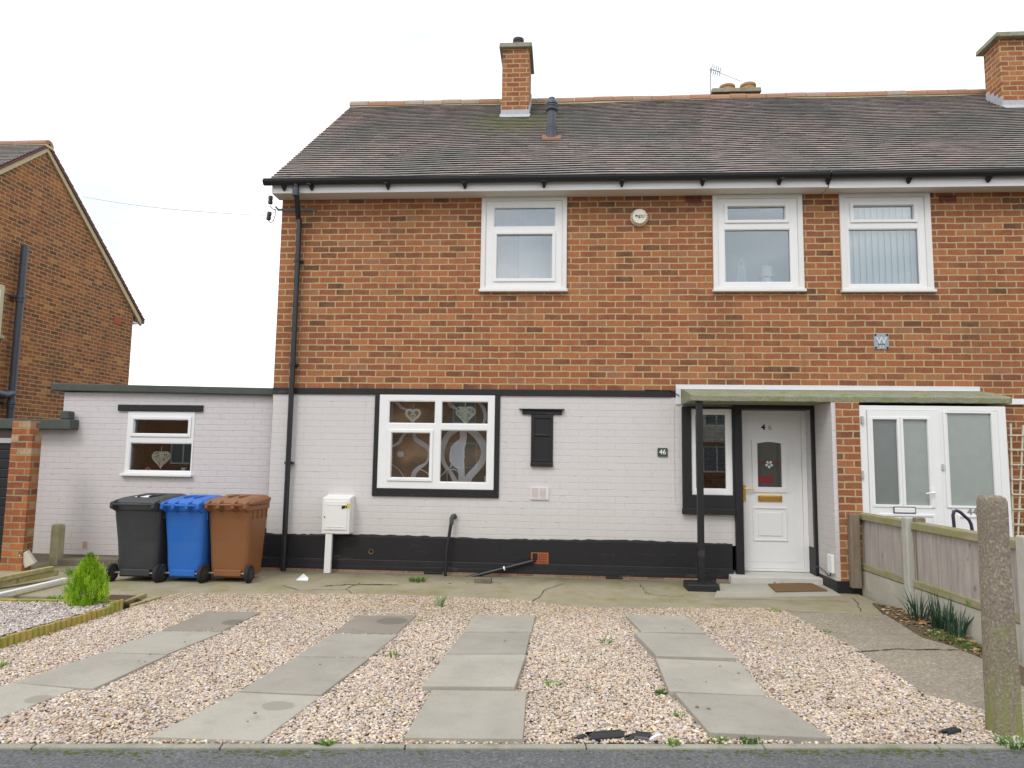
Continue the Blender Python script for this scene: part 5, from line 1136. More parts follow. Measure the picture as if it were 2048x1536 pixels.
for py2 in (594, 808):
    zc = onX(38, py2, NX+.12).z; autosmooth(MB().lathe((NX+.12, pA.y, zc), [(.08, -.09), (.08, -.03), (.088, -.02), (.088, .02), (.078, .03), (.078, .06)], 14).build('pipe_collar', M_greypipe, so)); MB().box(NX, NX+.1, pA.y-.16, pA.y-.03, zc-.02, zc+.02).build('pipe_clip', M_greypipe, so)
autosmooth(MB().tube([(NX+.12, pA.y, 2.55), (NX+.13, pA.y-.2, 2.50), (NX+.15, pA.y-.7, 2.55), (NX+.15, pA.y-1.4, 2.62)], .075, 12).build('branch_pipe', M_greypipe, so))
pv = [onX(229, 631, NX+.01), onX(242, 649, NX+.01)]; MB().box(NX-.01, NX+.012, pv[0].y, pv[1].y, pv[1].z-.02, pv[0].z).build('air_brick', M_terra, nh)
# ================================================================== aerial
aa = onY(1421, 187, 3.65); at_ = onY(1421, 137, 3.65); ae = thing('tv_aerial', (aa.x, 3.65, aa.z-.3), 'thin television aerial on a mast behind the roof ridge', 'aerial')
MB().tube([(aa.x, 3.65, aa.z-.4), (at_.x, 3.65, at_.z)], .011, 8).build('mast', M_lead, ae)
q1_, q2_ = onY(1419, 138, 3.65), onY(1440, 144, 3.65); m = MB().tube([q1_, q2_], .009, 6)
for k in range(5):
    w_ = q1_.lerp(q2_, .2+.2*k); m.tube([w_+Vector((0, -.1, .05)), w_+Vector((0, .1, -.05))], .005, 5); m.tube([w_+Vector((0, 0, -.07)), w_+Vector((0, 0, .07))], .004, 5)
m.build('boom', M_lead, ae)
q3 = [onY(1438, 145, 3.7), onY(1465, 156, 3.75), onY(1484, 163, 3.8)]; MB().tube(q3, .005, 5).build('stay_wire', M_lead, ae)
# ================================================================== BINS
def rrect(w, d, r, n=5):
    P = []
    for cx_, cy_, a0 in ((w/2-r, d/2-r, 0), (-w/2+r, d/2-r, PI/2), (-w/2+r, -d/2+r, PI), (w/2-r, -d/2+r, 3*PI/2)):
        for k in range(n+1): a = a0+PI/2*k/n; P.append((cx_+r*math.cos(a), cy_+r*math.sin(a)))
    return P
def make_bin(col, label, w, d, h, loc, rot, nm, lugs=True):
    t = thing('wheelie_bin', loc, label, 'wheelie bin', 'wheelie bins against the annexe wall'); t.rotation_euler = (0, 0, rot); ORG[t.name] = Vector((0, 0, 0))
    bt = NT(nm); n1_ = bt.noise(3, 5, .7); n2_ = bt.noise(1, 4, .75, bt.scalevec((50, 50, 6)))
    bc = bt.mix(bt.ramp(n1_.outputs['Fac'], [(.35, 0.), (.7, .5)]), col, tuple(min(1, x*.8+.035) for x in col)); bc = bt.mix(bt.ramp(n2_.outputs['Fac'], [(.60, 0.), (.78, .35)]), bc, tuple(x*.6+.10 for x in col))
    mat = bt.fin(bc, bt.ramp(n1_.outputs['Fac'], [(.3, .38), (.7, .6)]), bt.bump(bt.noise(220, 3, .6).outputs['Fac'], .12, .004), .4)
    m = MB(); rings = []
    for z, f, g, off in ((.05, .80, .74, .03), (.09, .81, .76, .03), (.45, .87, .85, .02), (h-.16, .94, .95, .0), (h-.10, .95, .96, .0), (h-.095, 1., 1., 0), (h-.045, 1.01, 1.01, 0)):
        rings.append([m.vert((x, y+off*d, z)) for x, y in rrect(w*f, d*g, .055)])
    for A, B in zip(rings, rings[1:]):
        for k in range(len(A)): j = (k+1) % len(A); m.f.append([A[k], A[j], B[j], B[k]]); m.a.append(0)
    m.f.append(rings[0][::-1]); m.f.append(rings[-1]); m.a += [0, 0]
    # moulded ribs beneath the rim and a shallow vertical seam
    for k in range(4):
        y = -d*.33+d*.22*k; m.box(w*.46, w*.5, y-.004, y+.004, h-.2, h-.095)
    b = m.build('body', mat, t, .006); 
    MB().box(-w*.30, w*.30, -d*.5+.055, -d*.5+.10, .07, .14).build('axle_housing', mat, t, .006)
    # lid: shallow dome hinged at the back (toward the camera)
    m = MB(); rings = []
    for z, f, o2 in ((h-.043, 1.0, 0), (h-.018, 1.05, 0), (h-.005, 1.04, 0), (h+.02, .90, .02), (h+.032, .80, .03)):
        rings.append([m.vert((x, y+o2*d, z+.035*((y/d)+.5)*(1 if z > h-.03 else 0))) for x, y in rrect(w*f, d*f, .06)])
    for A, B in zip(rings, rings[1:]):
        for k in range(len(A)): j = (k+1) % len(A); m.f.append([A[k], A[j], B[j], B[k]]); m.a.append(0)
    m.f.append(rings[0][::-1]); m.f.append(rings[-1]); m.a += [0, 0]
    ld = m.build('lid', mat, t, .006)
    for x in (-w*.12, w*.12): MB().box(x-.008, x+.008, -d*.30, d*.25, h+.025, h+.062).build('lid_rib', mat, ld, .006)
    yb = -d*.5
    hm = MB().tube([(-w*.40, yb-.075, h-.03), (w*.40, yb-.075, h-.03)], .014, 10)
    hm.build('handle', mat, t, smooth=True)
    for x in ((-w*.42, -w*.16, w*.16, w*.42) if lugs else (-w*.42, w*.42)):
        MB().hexa([(x-.02, yb-.09, h-.07), (x+.02, yb-.09, h-.07), (x+.02, yb+.03, h-.12), (x-.02, yb+.03, h-.12)], [(x-.02, yb-.085, h-.005), (x+.02, yb-.085, h-.005), (x+.02, yb+.04, h+.022), (x-.02, yb+.04, h+.022)]).build('hinge_lug', mat, t, .01)
    ya = -d*.5+.07; 
    MB().tube([(-w*.5, ya, .10), (w*.5, ya, .10)], .011, 8).build('axle', simple('bin_axle', (.25, .24, .23), .5, .4, .5) if 'bin_axle' not in bpy.data.materials else bpy.data.materials['bin_axle'], t)
    for sx in (-1, 1):
        wh = MB().lathe((sx*w*.475, ya, .10), [(.04, -.024), (.088, -.024), (.1, -.016), (.1, .016), (.088, .024), (.04, .024)], 28, 'X').build('wheel', M_rubber, t); autosmooth(wh)
        MB().lathe((sx*w*.475, ya, .10), [(.02, -.03), (.062, -.026), (.062, .026), (.02, .03)], 18, 'X').build('hub', simple('bin_hub', (.035, .035, .035), .5, .4) if 'bin_hub' not in bpy.data.materials else bpy.data.materials['bin_hub'], wh)
    return t
def binpos(px0, px1, py, d):
    a, b = onZ(px0, py, 0), onZ(px1, py, 0); return ((a.x+b.x)/2, (a.y+b.y)/2+d/2-.07, -.004), (b.x-a.x)
l1, w1_ = binpos(218, 320, 1163, .66); l2, w2_ = binpos(321, 408, 1164, .54); l3, w3_ = binpos(405, 503, 1164, .56)
print('bins', l1, w1_, l2, w2_, l3, w3_)
b1_ = make_bin((.038, .040, .044), 'black wheelie bin with a white sticker, leftmost of the three', .575, .66, 0.905, l1, .0, 'black_bin_plastic', False)
make_bin((.018, .135, .50), 'bright blue wheelie bin in the middle of the three', .50, .54, 0.90, l2, -.02, 'blue_bin_plastic')
make_bin((.235, .095, .032), 'brown wheelie bin nearest the black downpipe', .535, .56, 0.91, l3, .0, 'brown_bin_plastic')
o = MB().hexa([(-.13, -.16, .91), (.05, -.18, .91), (.06, -.04, .916), (-.05, .02, .916)], [(-.13, -.16, .950), (.05, -.18, .948), (.06, -.04, .955), (-.05, .02, .959)]).build('sticker', M_paper, b1_)

# ================================================================== FENCE, POSTS
fe = thing('boundary_fence', (3.4, -1.5, 0), 'low weathered timber panel fence on concrete gravel boards at the right', 'fence')
ang = math.atan2(.06, 2.2)
def fX(y): return 3.385-(y+.5)*.028
fz = .885
def panel(ya, yb):
    m = MB(); y = yb; rg = random.Random(int(ya*100))
    mats = M_fence
    while y < ya-.01:
        y2 = min(y+rg.uniform(.09, .12), ya); o_ = rg.uniform(0, .008)
        m.hexa([(fX(y)+.012, y, .285), (fX(y2)+.0, y2-.003, .285), (fX(y2)+.016, y2-.003, .285), (fX(y)+.024, y, .285)], [(fX(y)+.012+o_, y, fz-.03), (fX(y2)+o_, y2-.003, fz-.03), (fX(y2)+.016, y2-.003, fz-.03), (fX(y)+.024, y, fz-.03)])
        y = y2
    p = m.build('fence_panel', M_fence, fe); ORG[p.name] = ORG[fe.name]
    for z0, z1 in ((fz-.065, fz+.012), (.27, .345)):
        MB().hexa([(fX(yb)-.018, yb, z0), (fX(ya)-.018, ya, z0), (fX(ya)+.035, ya, z0), (fX(yb)+.035, yb, z0)], [(fX(yb)-.012, yb, z1-.012), (fX(ya)-.012, ya, z1-.012), (fX(ya)+.035, ya, z1+.004), (fX(yb)+.035, yb, z1+.004)]).build('rail', M_rail, p, .004)
    MB().hexa([(fX(yb)-.01, yb, -.08), (fX(ya)-.01, ya, -.08), (fX(ya)+.04, ya, -.08), (fX(yb)+.04, yb, -.08)], [(fX(yb)-.01, yb, .262), (fX(ya)-.01, ya, .262), (fX(ya)+.04, ya, .262), (fX(yb)+.04, yb, .262)]).build('gravel_board', M_gboard, fe, .006)
panel(-.46, -1.60); panel(-1.74, -3.30); panel(-3.44, -5.0)
for yp in (-1.67, -3.37):
    x = fX(yp); MB().box(x-.05, x+.075, yp-.055, yp+.055, -.1, fz+.045).build('post', M_spost, fe, .012)
MB().box(fX(-1.67)+.005, fX(-1.67)+.10, -1.80, -1.73, .28, fz+.05).build('timber_batten', M_fpost, fe, .008)
tp = rect((1697, 1027, 1716, 1180), -.62)
tag(MB().box(tp[0], tp[1], -.70, -.612, tp[2]+.03, tp[3]).build('timber_post', M_fpost, None, .008), 'weathered timber post fixed to the brick pier at the house end of the fence', 'post')
# big concrete gate post
m = MB(); rings = []; gxp, gyp = (2.357+2.472)/2, -4.795
for z, w_ in ((-.12, .134), (.1, .131), (.3, .128), (.5, .124), (.65, .122), (.8, .119), (1., .117), (1.18, .115), (1.25, .113), (1.27, .105), (1.282, .078)):
    ring = []
    for x, y in rrect(w_, w_*.95, .009, 2): ring.append(m.vert((gxp+x+random.uniform(-.0022, .0022), gyp+y+random.uniform(-.002, .002), z+random.uniform(-.003, .003)*(z > 1.2))))
    rings.append(ring)
for A, B in zip(rings, rings[1:]):
    for k in range(len(A)): j = (k+1) % len(A); m.f.append([A[k], A[j], B[j], B[k]]); m.a.append(0)
m.f.append(rings[-1]); m.a.append(0)
po = m.build('gate_post', M_post); tag(autosmooth(po, .9), 'tall rough aggregate concrete gate post with moss, close at the right', 'post')
# handrail behind the fence, trellis
hy = -1.15; H_ = [onY(x, y, hy) for x, y in [(1911, 1100), (1908, 1050), (1906, 1030), (1908, 1023), (1913, 1021), (1920, 1024), (1938, 1040), (1942, 1048), (1944, 1058), (1945, 1100)]]
H_ = [(H_[0].x, hy, 0)]+H_+[(H_[-1].x, hy, 0)]
tag(MB().tube(H_, .017, 10).build('grab_rail', simple('purple_black_rail', (.035, .025, .06), .35, .5), None, smooth=True), 'dark bent tubular grab rail in front of the neighbouring porch', 'handrail')
tr = thing('trellis', (5.3, -.08, 0), 'narrow cream fan trellis against the brick at the right edge', 'trellis')
t0, t1 = onY(2021, 847, -.08), onY(2024, 1075, -.08); s0_, s1_ = onY(2046, 850, -.08), onY(2031, 1068, -.08)
for a_, b_2 in ((t0, t1), (s0_, s1_), (s0_+Vector((.32, 0, 0)), s1_+Vector((.10, 0, 0)))):
    MB().hexa([(b_2.x-.009, -.09, b_2.z-.25), (b_2.x+.009, -.09, b_2.z-.25), (b_2.x+.009, -.075, b_2.z-.25), (b_2.x-.009, -.075, b_2.z-.25)], [(a_.x-.009, -.09, a_.z), (a_.x+.009, -.09, a_.z), (a_.x+.009, -.075, a_.z), (a_.x-.009, -.075, a_.z)]).build('upright', M_trellis, tr)
for k in range(8):
    z = t0.z-.14-.175*k; w_ = .55*(1-k*.1); MB().box(t0.x-.04, t0.x+w_, -.105, -.091, z-.008, z+.008).build('crossbar', M_trellis, tr)

# ================================================================== garden bits at the left
M_con = NT('conifer_leaf'); an = M_con.add('ShaderNodeAttribute', attribute_name='rnd')
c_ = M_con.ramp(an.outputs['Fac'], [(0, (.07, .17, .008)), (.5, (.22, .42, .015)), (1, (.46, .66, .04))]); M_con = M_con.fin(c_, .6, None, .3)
M_con.node_tree.nodes['Principled BSDF'].inputs['Subsurface Weight'].default_value = 0
def conifer(loc, h, w):
    t = thing('conifer_shrub', loc, 'small bright lime green conifer beside the log edging', 'shrub')
    MB().tube([loc, (loc[0], loc[1], loc[2]+h*.7)], [.018, .006], 8).build('trunk', M_fpost, t)
    m = MB(); rg = random.Random(3)
    def prof(u): return (w/2)*(math.sin(PI*min(1, (u+.10)/1.05))**.75)*(1-.42*u)*(1.12 if u < .5 else 1.)*(1 if u > .05 else .8)
    sprays = []
    for k in range(1500):
        u = rg.random()**.9; a = rg.uniform(0, 2*PI); lump = 1+.17*math.sin(3*a+7*u)+.1*math.sin(5*a-11*u+1); r = prof(u)*rg.uniform(.5, 1.)*lump
        base = Vector((loc[0]+r*math.cos(a), loc[1]+r*math.sin(a), loc[2]+u*h*.92)); out = Vector((math.cos(a), math.sin(a), 0)); dirn = (out*rg.uniform(.15, .6)+Vector((0, 0, 1))).normalized()
        sprays.append((base, dirn, rg.uniform(.05, .085), r/(prof(u)+1e-6)))
    for base, d_, L, rel in sprays:
        side = d_.cross(Vector((rg.uniform(-1, 1), rg.uniform(-1, 1), .2))).normalized()
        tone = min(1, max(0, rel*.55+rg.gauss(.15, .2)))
        for i in range(9):
            u = i/9; p = base+d_*L*u; s_ = 1 if i % 2 else -1; dd = (d_*.8+side*s_*.75+Vector((rg.uniform(-.3, .3), rg.uniform(-.3, .3), rg.uniform(-.2, .3)))).normalized(); ln = .024*(1-u*.5); wv = d_.cross(dd).normalized()*.0032
            wv2 = dd.cross(wv).normalized()*.0032
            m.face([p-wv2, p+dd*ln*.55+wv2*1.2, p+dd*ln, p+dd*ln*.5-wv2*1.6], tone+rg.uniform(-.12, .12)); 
    m.build('crown', M_con, t, attr=True)
q = onZ(173, 1214, .03); conifer((q.x, q.y, .0), .50, .36)
# log roll edging
le = thing('log_edging', onZ(120, 1255, 0), 'row of half-round treated log edging bordering the left gravel bed', 'edging')
pa_, pb_ = onZ(-330, 1404, 0), onZ(243, 1222, 0); n = 42; grp = 0
for k in range(n):
    p = pa_.lerp(pb_, (k+.5)/n); L = (pb_-pa_).length/n; dv_ = (pb_-pa_).normalized(); ang_ = math.atan2(dv_.y, dv_.x); m = MB(); hgt = .085+random.uniform(-.006, .008)+.02*(k > 38)
    pts = []
    for j in range(9): a = PI+PI*j/8; pts.append((math.cos(a)*L*.49, math.sin(a)*.028))
    pts = [(x*math.cos(ang_)-y*math.sin(ang_)+p.x, x*math.sin(ang_)+y*math.cos(ang_)+p.y) for x, y in pts]
    m.prism(pts, -.03, hgt).build('log', M_log, le, .004)
m = MB(); a_, b_3 = onZ(-330, 1205, 0), onZ(240, 1213, 0)
for k in range(14):
    p, q = a_.lerp(b_3, k/14), a_.lerp(b_3, (k+.96)/14); m.hexa([(p.x, p.y-.02, 0), (q.x, q.y-.02, 0), (q.x, q.y+.03, 0), (p.x, p.y+.03, 0)], [(p.x, p.y-.02, .055+random.uniform(-.004, .004)), (q.x, q.y-.02, .055), (q.x, q.y+.03, .055), (p.x, p.y+.03, .055)])
tag(m.build('timber_edging', M_log, None, .004), 'low brown timber edging behind the left gravel bed', 'edging')
# flat drain cover with timber surround
q = [onZ(x, y, .01) for x, y in [(222, 1191), (284, 1193), (262, 1208), (196, 1206)]]
dc = thing('drain_cover', q[0], 'rusty brown flat drain cover framed by timber right of the conifer', 'drain cover')
MB().hexa([(p.x, p.y, -.01) for p in q], [(p.x, p.y, .02) for p in q]).build('cover', simple('rusty_plate', (.10, .06, .045), .85, .2, var=.4, scale=12, bump=.4), dc, .004)
for a_, b_4 in (((250, 1209), (290, 1193)), ((262, 1216), (320, 1199))):
    A, B = onZ(*a_), onZ(*b_4); dv_ = (B-A).normalized(); nn_ = Vector((-dv_.y, dv_.x, 0))*.02
    MB().hexa([A-nn_, B-nn_, B+nn_, A+nn_], [v+Vector((0, 0, .035)) for v in (A-nn_, B-nn_, B+nn_, A+nn_)]).build('timber_frame', M_plank, dc, .004)
# stake, planks
sa = rect((98, 1048, 119, 1140), -.1)
m = MB(); rings = []
for z, f in ((0, 1), (sa[3]-.03, 1), (sa[3]-.01, .85), (sa[3], .5)): rings.append([m.vert(((sa[0]+sa[1])/2+x*f, -.05+y*f, z)) for x, y in rrect(sa[1]-sa[0], .09, .015, 3)])
for A, B in zip(rings, rings[1:]):
    for k in range(len(A)): j = (k+1) % len(A); m.f.append([A[k], A[j], B[j], B[k]]); m.a.append(0)
m.f.append(rings[-1]); m.a.append(0); m.build('x', M_oldwood)
o = bpy.data.objects['x']; o.name = 'timber_stake'; tag(autosmooth(o), 'short upright weathered timber stake against the annexe wall', 'stake')
def plank(a, b, za, zb, w, th, mat, name, label):
    A, B = onZ(*a, za), onZ(*b, zb); d_ = (B-A); n_ = Vector((-d_.y, d_.x, 0)).normalized()*w/2; up = Vector((0, 0, th))
    return tag(MB().hexa([A-n_, B-n_, B+n_, A+n_], [A-n_+up, B-n_+up, B+n_+up, A+n_+up]).build(name, mat, None, .005), label, 'plank')
plank((-60, 1185), (112, 1150), .0, .05, .09, .06, M_plank, 'timber_plank', 'green-tinged timber plank lying lowest behind the white plank')
plank((-60, 1175), (105, 1141), .06, .11, .06, .05, M_plank, 'timber_plank', 'mossy timber plank lying on top of the green-tinged one')
plank((-60, 1206), (131, 1161), .03, .03, .06, .03, M_wood_white, 'white_plank', 'long white painted plank on the ground at the left edge')
p = onZ(62, 1140, 0); o = MB().hexa([(-.06, -.05, 0), (.06, -.05, 0), (.06, .05, 0), (-.06, .05, 0)], [(-.05, -.05, .18), (.05, -.05, .18), (.05, .04, .18), (-.05, .04, .18)]).build('stone_block', simple('cream_stone', (.66, .62, .52), .8, .2, var=.2, scale=14), None, .01)
o.location = (p.x, p.y, .06); o.rotation_euler = (.1, -.5, .3); tag(o, 'pale tilted stone block by the foot of the brick pier', 'block')

# ================================================================== plants and weeds
def leafmat(name, a, b):
    t = NT(name); n_ = t.noise(30, 3, .6); return t.fin(t.mix(n_.outputs['Fac'], a, b), .5, None, .4)
M_daf = leafmat('daffodil_leaf', (.035, .085, .045), (.02, .05, .03)); M_grass = leafmat('grass_blade', (.10, .22, .03), (.06, .13, .02)); M_grass2 = leafmat('long_grass_blade', (.22, .33, .14), (.13, .22, .07)); M_weed = leafmat('weed_leaf', (.20, .34, .05), (.10, .20, .03))
def blades(name, loc, n, hmin, hmax, spread, width, mat, label, cat, group=None, seed=1, lean=.35, kind=None):
    rg = random.Random(seed); m = MB()
    for k in range(n):
        a = rg.uniform(0, 2*PI); r = spread*math.sqrt(rg.random()); b = Vector((loc[0]+r*math.cos(a), loc[1]+r*math.sin(a), loc[2])); h = rg.uniform(hmin, hmax); ln = rg.uniform(.05, lean)*h; dirn = Vector((math.cos(a+rg.uniform(-.8, .8)), math.sin(a+rg.uniform(-.8, .8)), 0)); wv = Vector((rg.uniform(-1, 1), rg.uniform(-.4, .4), 0)).normalized()*width*rg.uniform(.7, 1.1)
        P = []; bend = rg.uniform(.6, 1.8)
        for i in range(6):
            u = i/5; P.append((b+dirn*ln*u**bend*1.3+Vector((0, 0, h*(u-.22*u*u*(ln/h)*2))), wv*(1-u**2.2*.92)))
        for (p, w_), (q, w2) in zip(P, P[1:]): m.face([p-w_, p+w_, q+w2, q-w2])
    return tag(m.build(name, mat), label, cat, group, kind)
p = onZ(1838, 1243, 0); blades('daffodil_clump', (p.x, p.y, 0), 34, .18, .36, .075, .006, M_daf, 'dark green daffodil leaves nearest the house at the fence foot', 'plant', 'daffodil leaf clumps along the fence', 2, .55)
p = onZ(1884, 1262, 0); blades('daffodil_clump', (p.x, p.y, 0), 52, .2, .40, .09, .006, M_daf, 'middle and largest daffodil leaf clump along the fence', 'plant', 'daffodil leaf clumps along the fence', 3, .5)
p = onZ(1915, 1276, 0); blades('daffodil_clump', (p.x, p.y, 0), 36, .16, .36, .06, .006, M_daf, 'daffodil leaf clump nearest the concrete gate post', 'plant', 'daffodil leaf clumps along the fence', 4, .4)
p = onZ(1972, 1305, 0); blades('daffodil_clump', (p.x, p.y, 0), 5, .18, .34, .03, .005, M_daf, 'sparse thin leaves beside the concrete gate post', 'plant', 'daffodil leaf clumps along the fence', 5, .8)
p = onZ(1945, 1225, 0); blades('yellow_leaf_sprig', (3.36, -2.75, .30), 4, .03, .05, .02, .008, M_weed, 'tiny yellow-green sprig at the lower fence rail', 'plant', None, 6)
p = onZ(880, 1215, 0); blades('grass_tuft', (p.x, p.y, 0), 26, .08, .20, .03, .004, M_grass2, 'tall grass tuft standing in the gravel in front of the stand pipe', 'grass tuft', 'grass tufts and weeds', 7, .4)
W_ = [(788, 1317, 6, .03, .07, .03, 'thin green tuft in the gravel right of the second slab track'), (1213, 1285, 40, .015, .03, .06, 'flat green weed between the two right-hand slab tracks, upper'), (1105, 1372, 40, .015, .03, .05, 'small flat weed right of the third slab track'),
      (1322, 1389, 34, .02, .035, .03, 'weed touching the left edge of the rightmost slab track'), (1360, 1434, 22, .015, .03, .03, 'weed by the near left corner of the rightmost track'), (1435, 1483, 30, .015, .03, .04, 'weed at the kerb below the rightmost slab track'),
      (1497, 1483, 50, .015, .035, .05, 'wider weed at the kerb, right of another kerb weed'), (1348, 1489, 20, .015, .03, .03, 'weed at the kerb beside the black pipe pieces'), (1548, 1224, 40, .015, .035, .06, 'weed where the gravel meets the concrete near the side path'),
      (640, 1487, 16, .01, .018, .03, 'weed at the kerb below the second slab track'), (655, 1489, 20, .02, .03, .03, 'smaller weed at the kerb just right of another'), (838, 1243, 20, .01, .02, .03, 'pale weed beside the dark slab of the second track'), (870, 1320, 20, .01, .02, .03, 'mossy weed at the left edge of the third slab track'),
      (1180, 1378, 10, .01, .02, .02, 'speck of green weed in the open gravel'), (112, 1199, 40, .02, .05, .09, 'grey-green weed behind the low timber edging'), (835, 1163, 46, .03, .07, .09, 'grass growing at the foot of the black plinth'), (155, 1150, 60, .05, .13, .11, 'dark green weeds behind the conifer'),
      (1650, 1265, 14, .015, .03, .04, 'weed at the left edge of the side path'), (2030, 1492, 40, .02, .045, .08, 'green weeds at the foot of the concrete gate post'), (1, 1335, 14, .02, .05, .03, 'weed in the gravel at the left photo edge')]
for i, (x, y, n, a, b, s_, lab) in enumerate(W_):
    p = onZ(x, y, 0); blades('weed', (p.x, p.y, .002), n*2, a, b, s_, .006, M_weed if i % 3 else M_grass, lab, 'weed', 'grass tufts and weeds', 20+i, .9)
# soil, leaves and grass strip at the fence foot
strip = [(3.36, -1.30), (3.36, -4.9), (3.0, -4.9), (2.98, -3.6), (3.02, -2.9), (3.0, -2.4), (3.10, -1.9), (3.2, -1.5)]
MB().prism([Z(onZ(x, y, .01)) for x, y in [(1745, 1206), (1800, 1216), (1860, 1245), (1985, 1300), (2048, 1335), (2048, 1372), (1985, 1325), (1900, 1290), (1845, 1275), (1800, 1247), (1765, 1225)]], -.05, .013).build('soil_strip', M_soil, None)['kind'] = 'structure'
rg = random.Random(5); m = MB()
poly = [Z(onZ(x, y, .01)) for x, y in [(1840, 1268), (1870, 1262), (1950, 1290), (1980, 1318), (1900, 1290)]]
def rnd_in(poly, n, rg):
    P = np.array(poly); lo, hi = P.min(0), P.max(0); out = []
    while len(out) < n:
        q = np.array([[rg.uniform(lo[0], hi[0]), rg.uniform(lo[1], hi[1])]])
        if inpoly(q, poly)[0]: out.append(q[0])
    return out
for x, y in rnd_in(poly, 420, rg):
    h = rg.uniform(.015, .05); a = rg.uniform(0, 6.3); w_ = Vector((math.cos(a), math.sin(a), 0))*.004; b = Vector((x, y, .012)); t_2 = b+Vector((rg.uniform(-.02, .02), rg.uniform(-.02, .02), h)); m.face([b-w_, b+w_, t_2])
tag(m.build('grass_strip', M_grass), 'short green grass at the foot of the fence under the daffodil leaves', 'grass', kind='stuff')
m = MB(); poly = [Z(onZ(x, y, .01)) for x, y in [(1755, 1210), (1810, 1220), (1990, 1300), (2040, 1345), (1990, 1325), (1850, 1272), (1775, 1232)]]
for x, y in rnd_in(poly, 230, rg):
    a = rg.uniform(0, 6.3); r = rg.uniform(.012, .035); z = rg.uniform(.014, .03); P = []
    for k in range(5): q = a+2*PI*k/5; P.append((x+r*math.cos(q)*rg.uniform(.6, 1.), y+r*math.sin(q)*rg.uniform(.5, .9), z+rg.uniform(-.006, .012)))
    m.face(P, rg.random())
ml = NT('dead_leaves'); an = ml.add('ShaderNodeAttribute', attribute_name='rnd'); M_leaf = ml.fin(ml.ramp(an.outputs['Fac'], [(0, (.45, .34, .18)), (.5, (.28, .17, .09)), (.8, (.22, .08, .04)), (1, (.5, .44, .28))]), .9, None, .1)
tag(m.build('leaf_litter', M_leaf, attr=True), 'dead leaves and crumbs gathered along the fence foot', 'leaf litter', kind='stuff')
m = MB()
for (x, y) in [(827, 1203), (1288, 1221), (1425, 1256), (1443, 1257), (1255, 1445), (1545, 1383), (1736, 1432), (1542, 1165), (1556, 1164), (1565, 1167), (1549, 1168), (900, 1170), (935, 1168), (1000, 1170)]:
    p = onZ(x, y, .02); a = rg.uniform(0, 6.3); r = rg.uniform(.012, .022); P = []
    for k in range(5): q = a+2*PI*k/5; P.append((p.x+r*math.cos(q), p.y+r*.7*math.sin(q), .03+rg.uniform(-.008, .015)))
    m.face(P, rg.uniform(.3, .9))
tag(m.build('fallen_leaves', M_leaf, attr=True), 'single fallen brown leaves scattered on gravel and doormat', 'leaf litter', kind='stuff')
# moss along the kerb
m = MB()
for k in range(420):
    s_ = random.choice([random.uniform(.1, 5.4), random.gauss(.5, .15), random.gauss(1.35, .2), random.gauss(3.9, .4), random.gauss(4.6, .3)]); off = abs(random.gauss(.0, .045)); c0 = kline(s_, off+.004, -.009); r = random.uniform(.004, .013); P = []
    for q in range(7): a = 2*PI*q/7; P.append((c0[0]+r*1.6*math.cos(a)*random.uniform(.7, 1), c0[1]+r*.7*math.sin(a)*random.uniform(.7, 1), -.0095))
    T = (c0[0], c0[1], -.0095+r*.3)
    for q in range(7): m.face([P[q], P[(q+1) % 7], T])
tag(m.build('kerb_moss', simple('moss', (.085, .10, .025), .95, .1, var=.4, scale=40)), 'olive moss tufts along the foot of the kerb edging', 'moss', kind='stuff')
# black broken pipe pieces in the gravel
def shard(a, b, r, z, label, arc=PI, seed=1):
    A, B = onZ(*a, z), onZ(*b, z); d_ = (B-A).normalized(); s_ = Vector((0, 0, 1)); n_ = d_.cross(s_); m = MB(); rg = random.Random(seed); N = 9; R1, R2 = [], []
    for k in range(N):
        t = -arc/2+arc*k/(N-1)+PI/2; o_ = n_*math.cos(t)*r+s_*math.sin(t)*r*.8
        R1.append(A+o_-d_*rg.uniform(-.02, .03)); R2.append(B+o_+d_*rg.uniform(-.01, .02))
    for k in range(N-1): m.face([R1[k], R2[k], R2[k+1], R1[k+1]]); m.face([v*1. - s_*.006 for v in (R1[k+1], R2[k+1], R2[k], R1[k])])
    return tag(m.build('pipe_fragment', M_pipe, None), label, 'pipe fragment', 'broken black pipe pieces by the kerb')
shard((1180, 1476), (1243, 1471), .036, .012, 'longest broken black pipe piece lying in the gravel by the kerb', 3.4)
shard((1152, 1478), (1168, 1474), .02, .01, 'small black pipe splinter left of the longest piece', 2.2, 3)
shard((1255, 1479), (1272, 1474), .026, .008, 'small black pipe piece between the longest piece and the flared one', 2.4, 5)
shard((1272, 1474), (1300, 1477), .036, .012, 'flared black pipe piece with a white stub, rightmost of the kerb pieces', 2.6, 7)
p, q = onZ(1300, 1480, .03), onZ(1325, 1470, .04); tag(MB().tube([p, p.lerp(q, .5)+Vector((0, 0, .01)), q], .008, 8).build('white_pipe_stub', M_upvc, None, smooth=True), 'thin white plastic stub beside the flared black pipe piece', 'pipe fragment')
shard((1885, 1470), (1912, 1463), .03, .008, 'black scrap in the gravel near the concrete gate post', 2.2, 9)

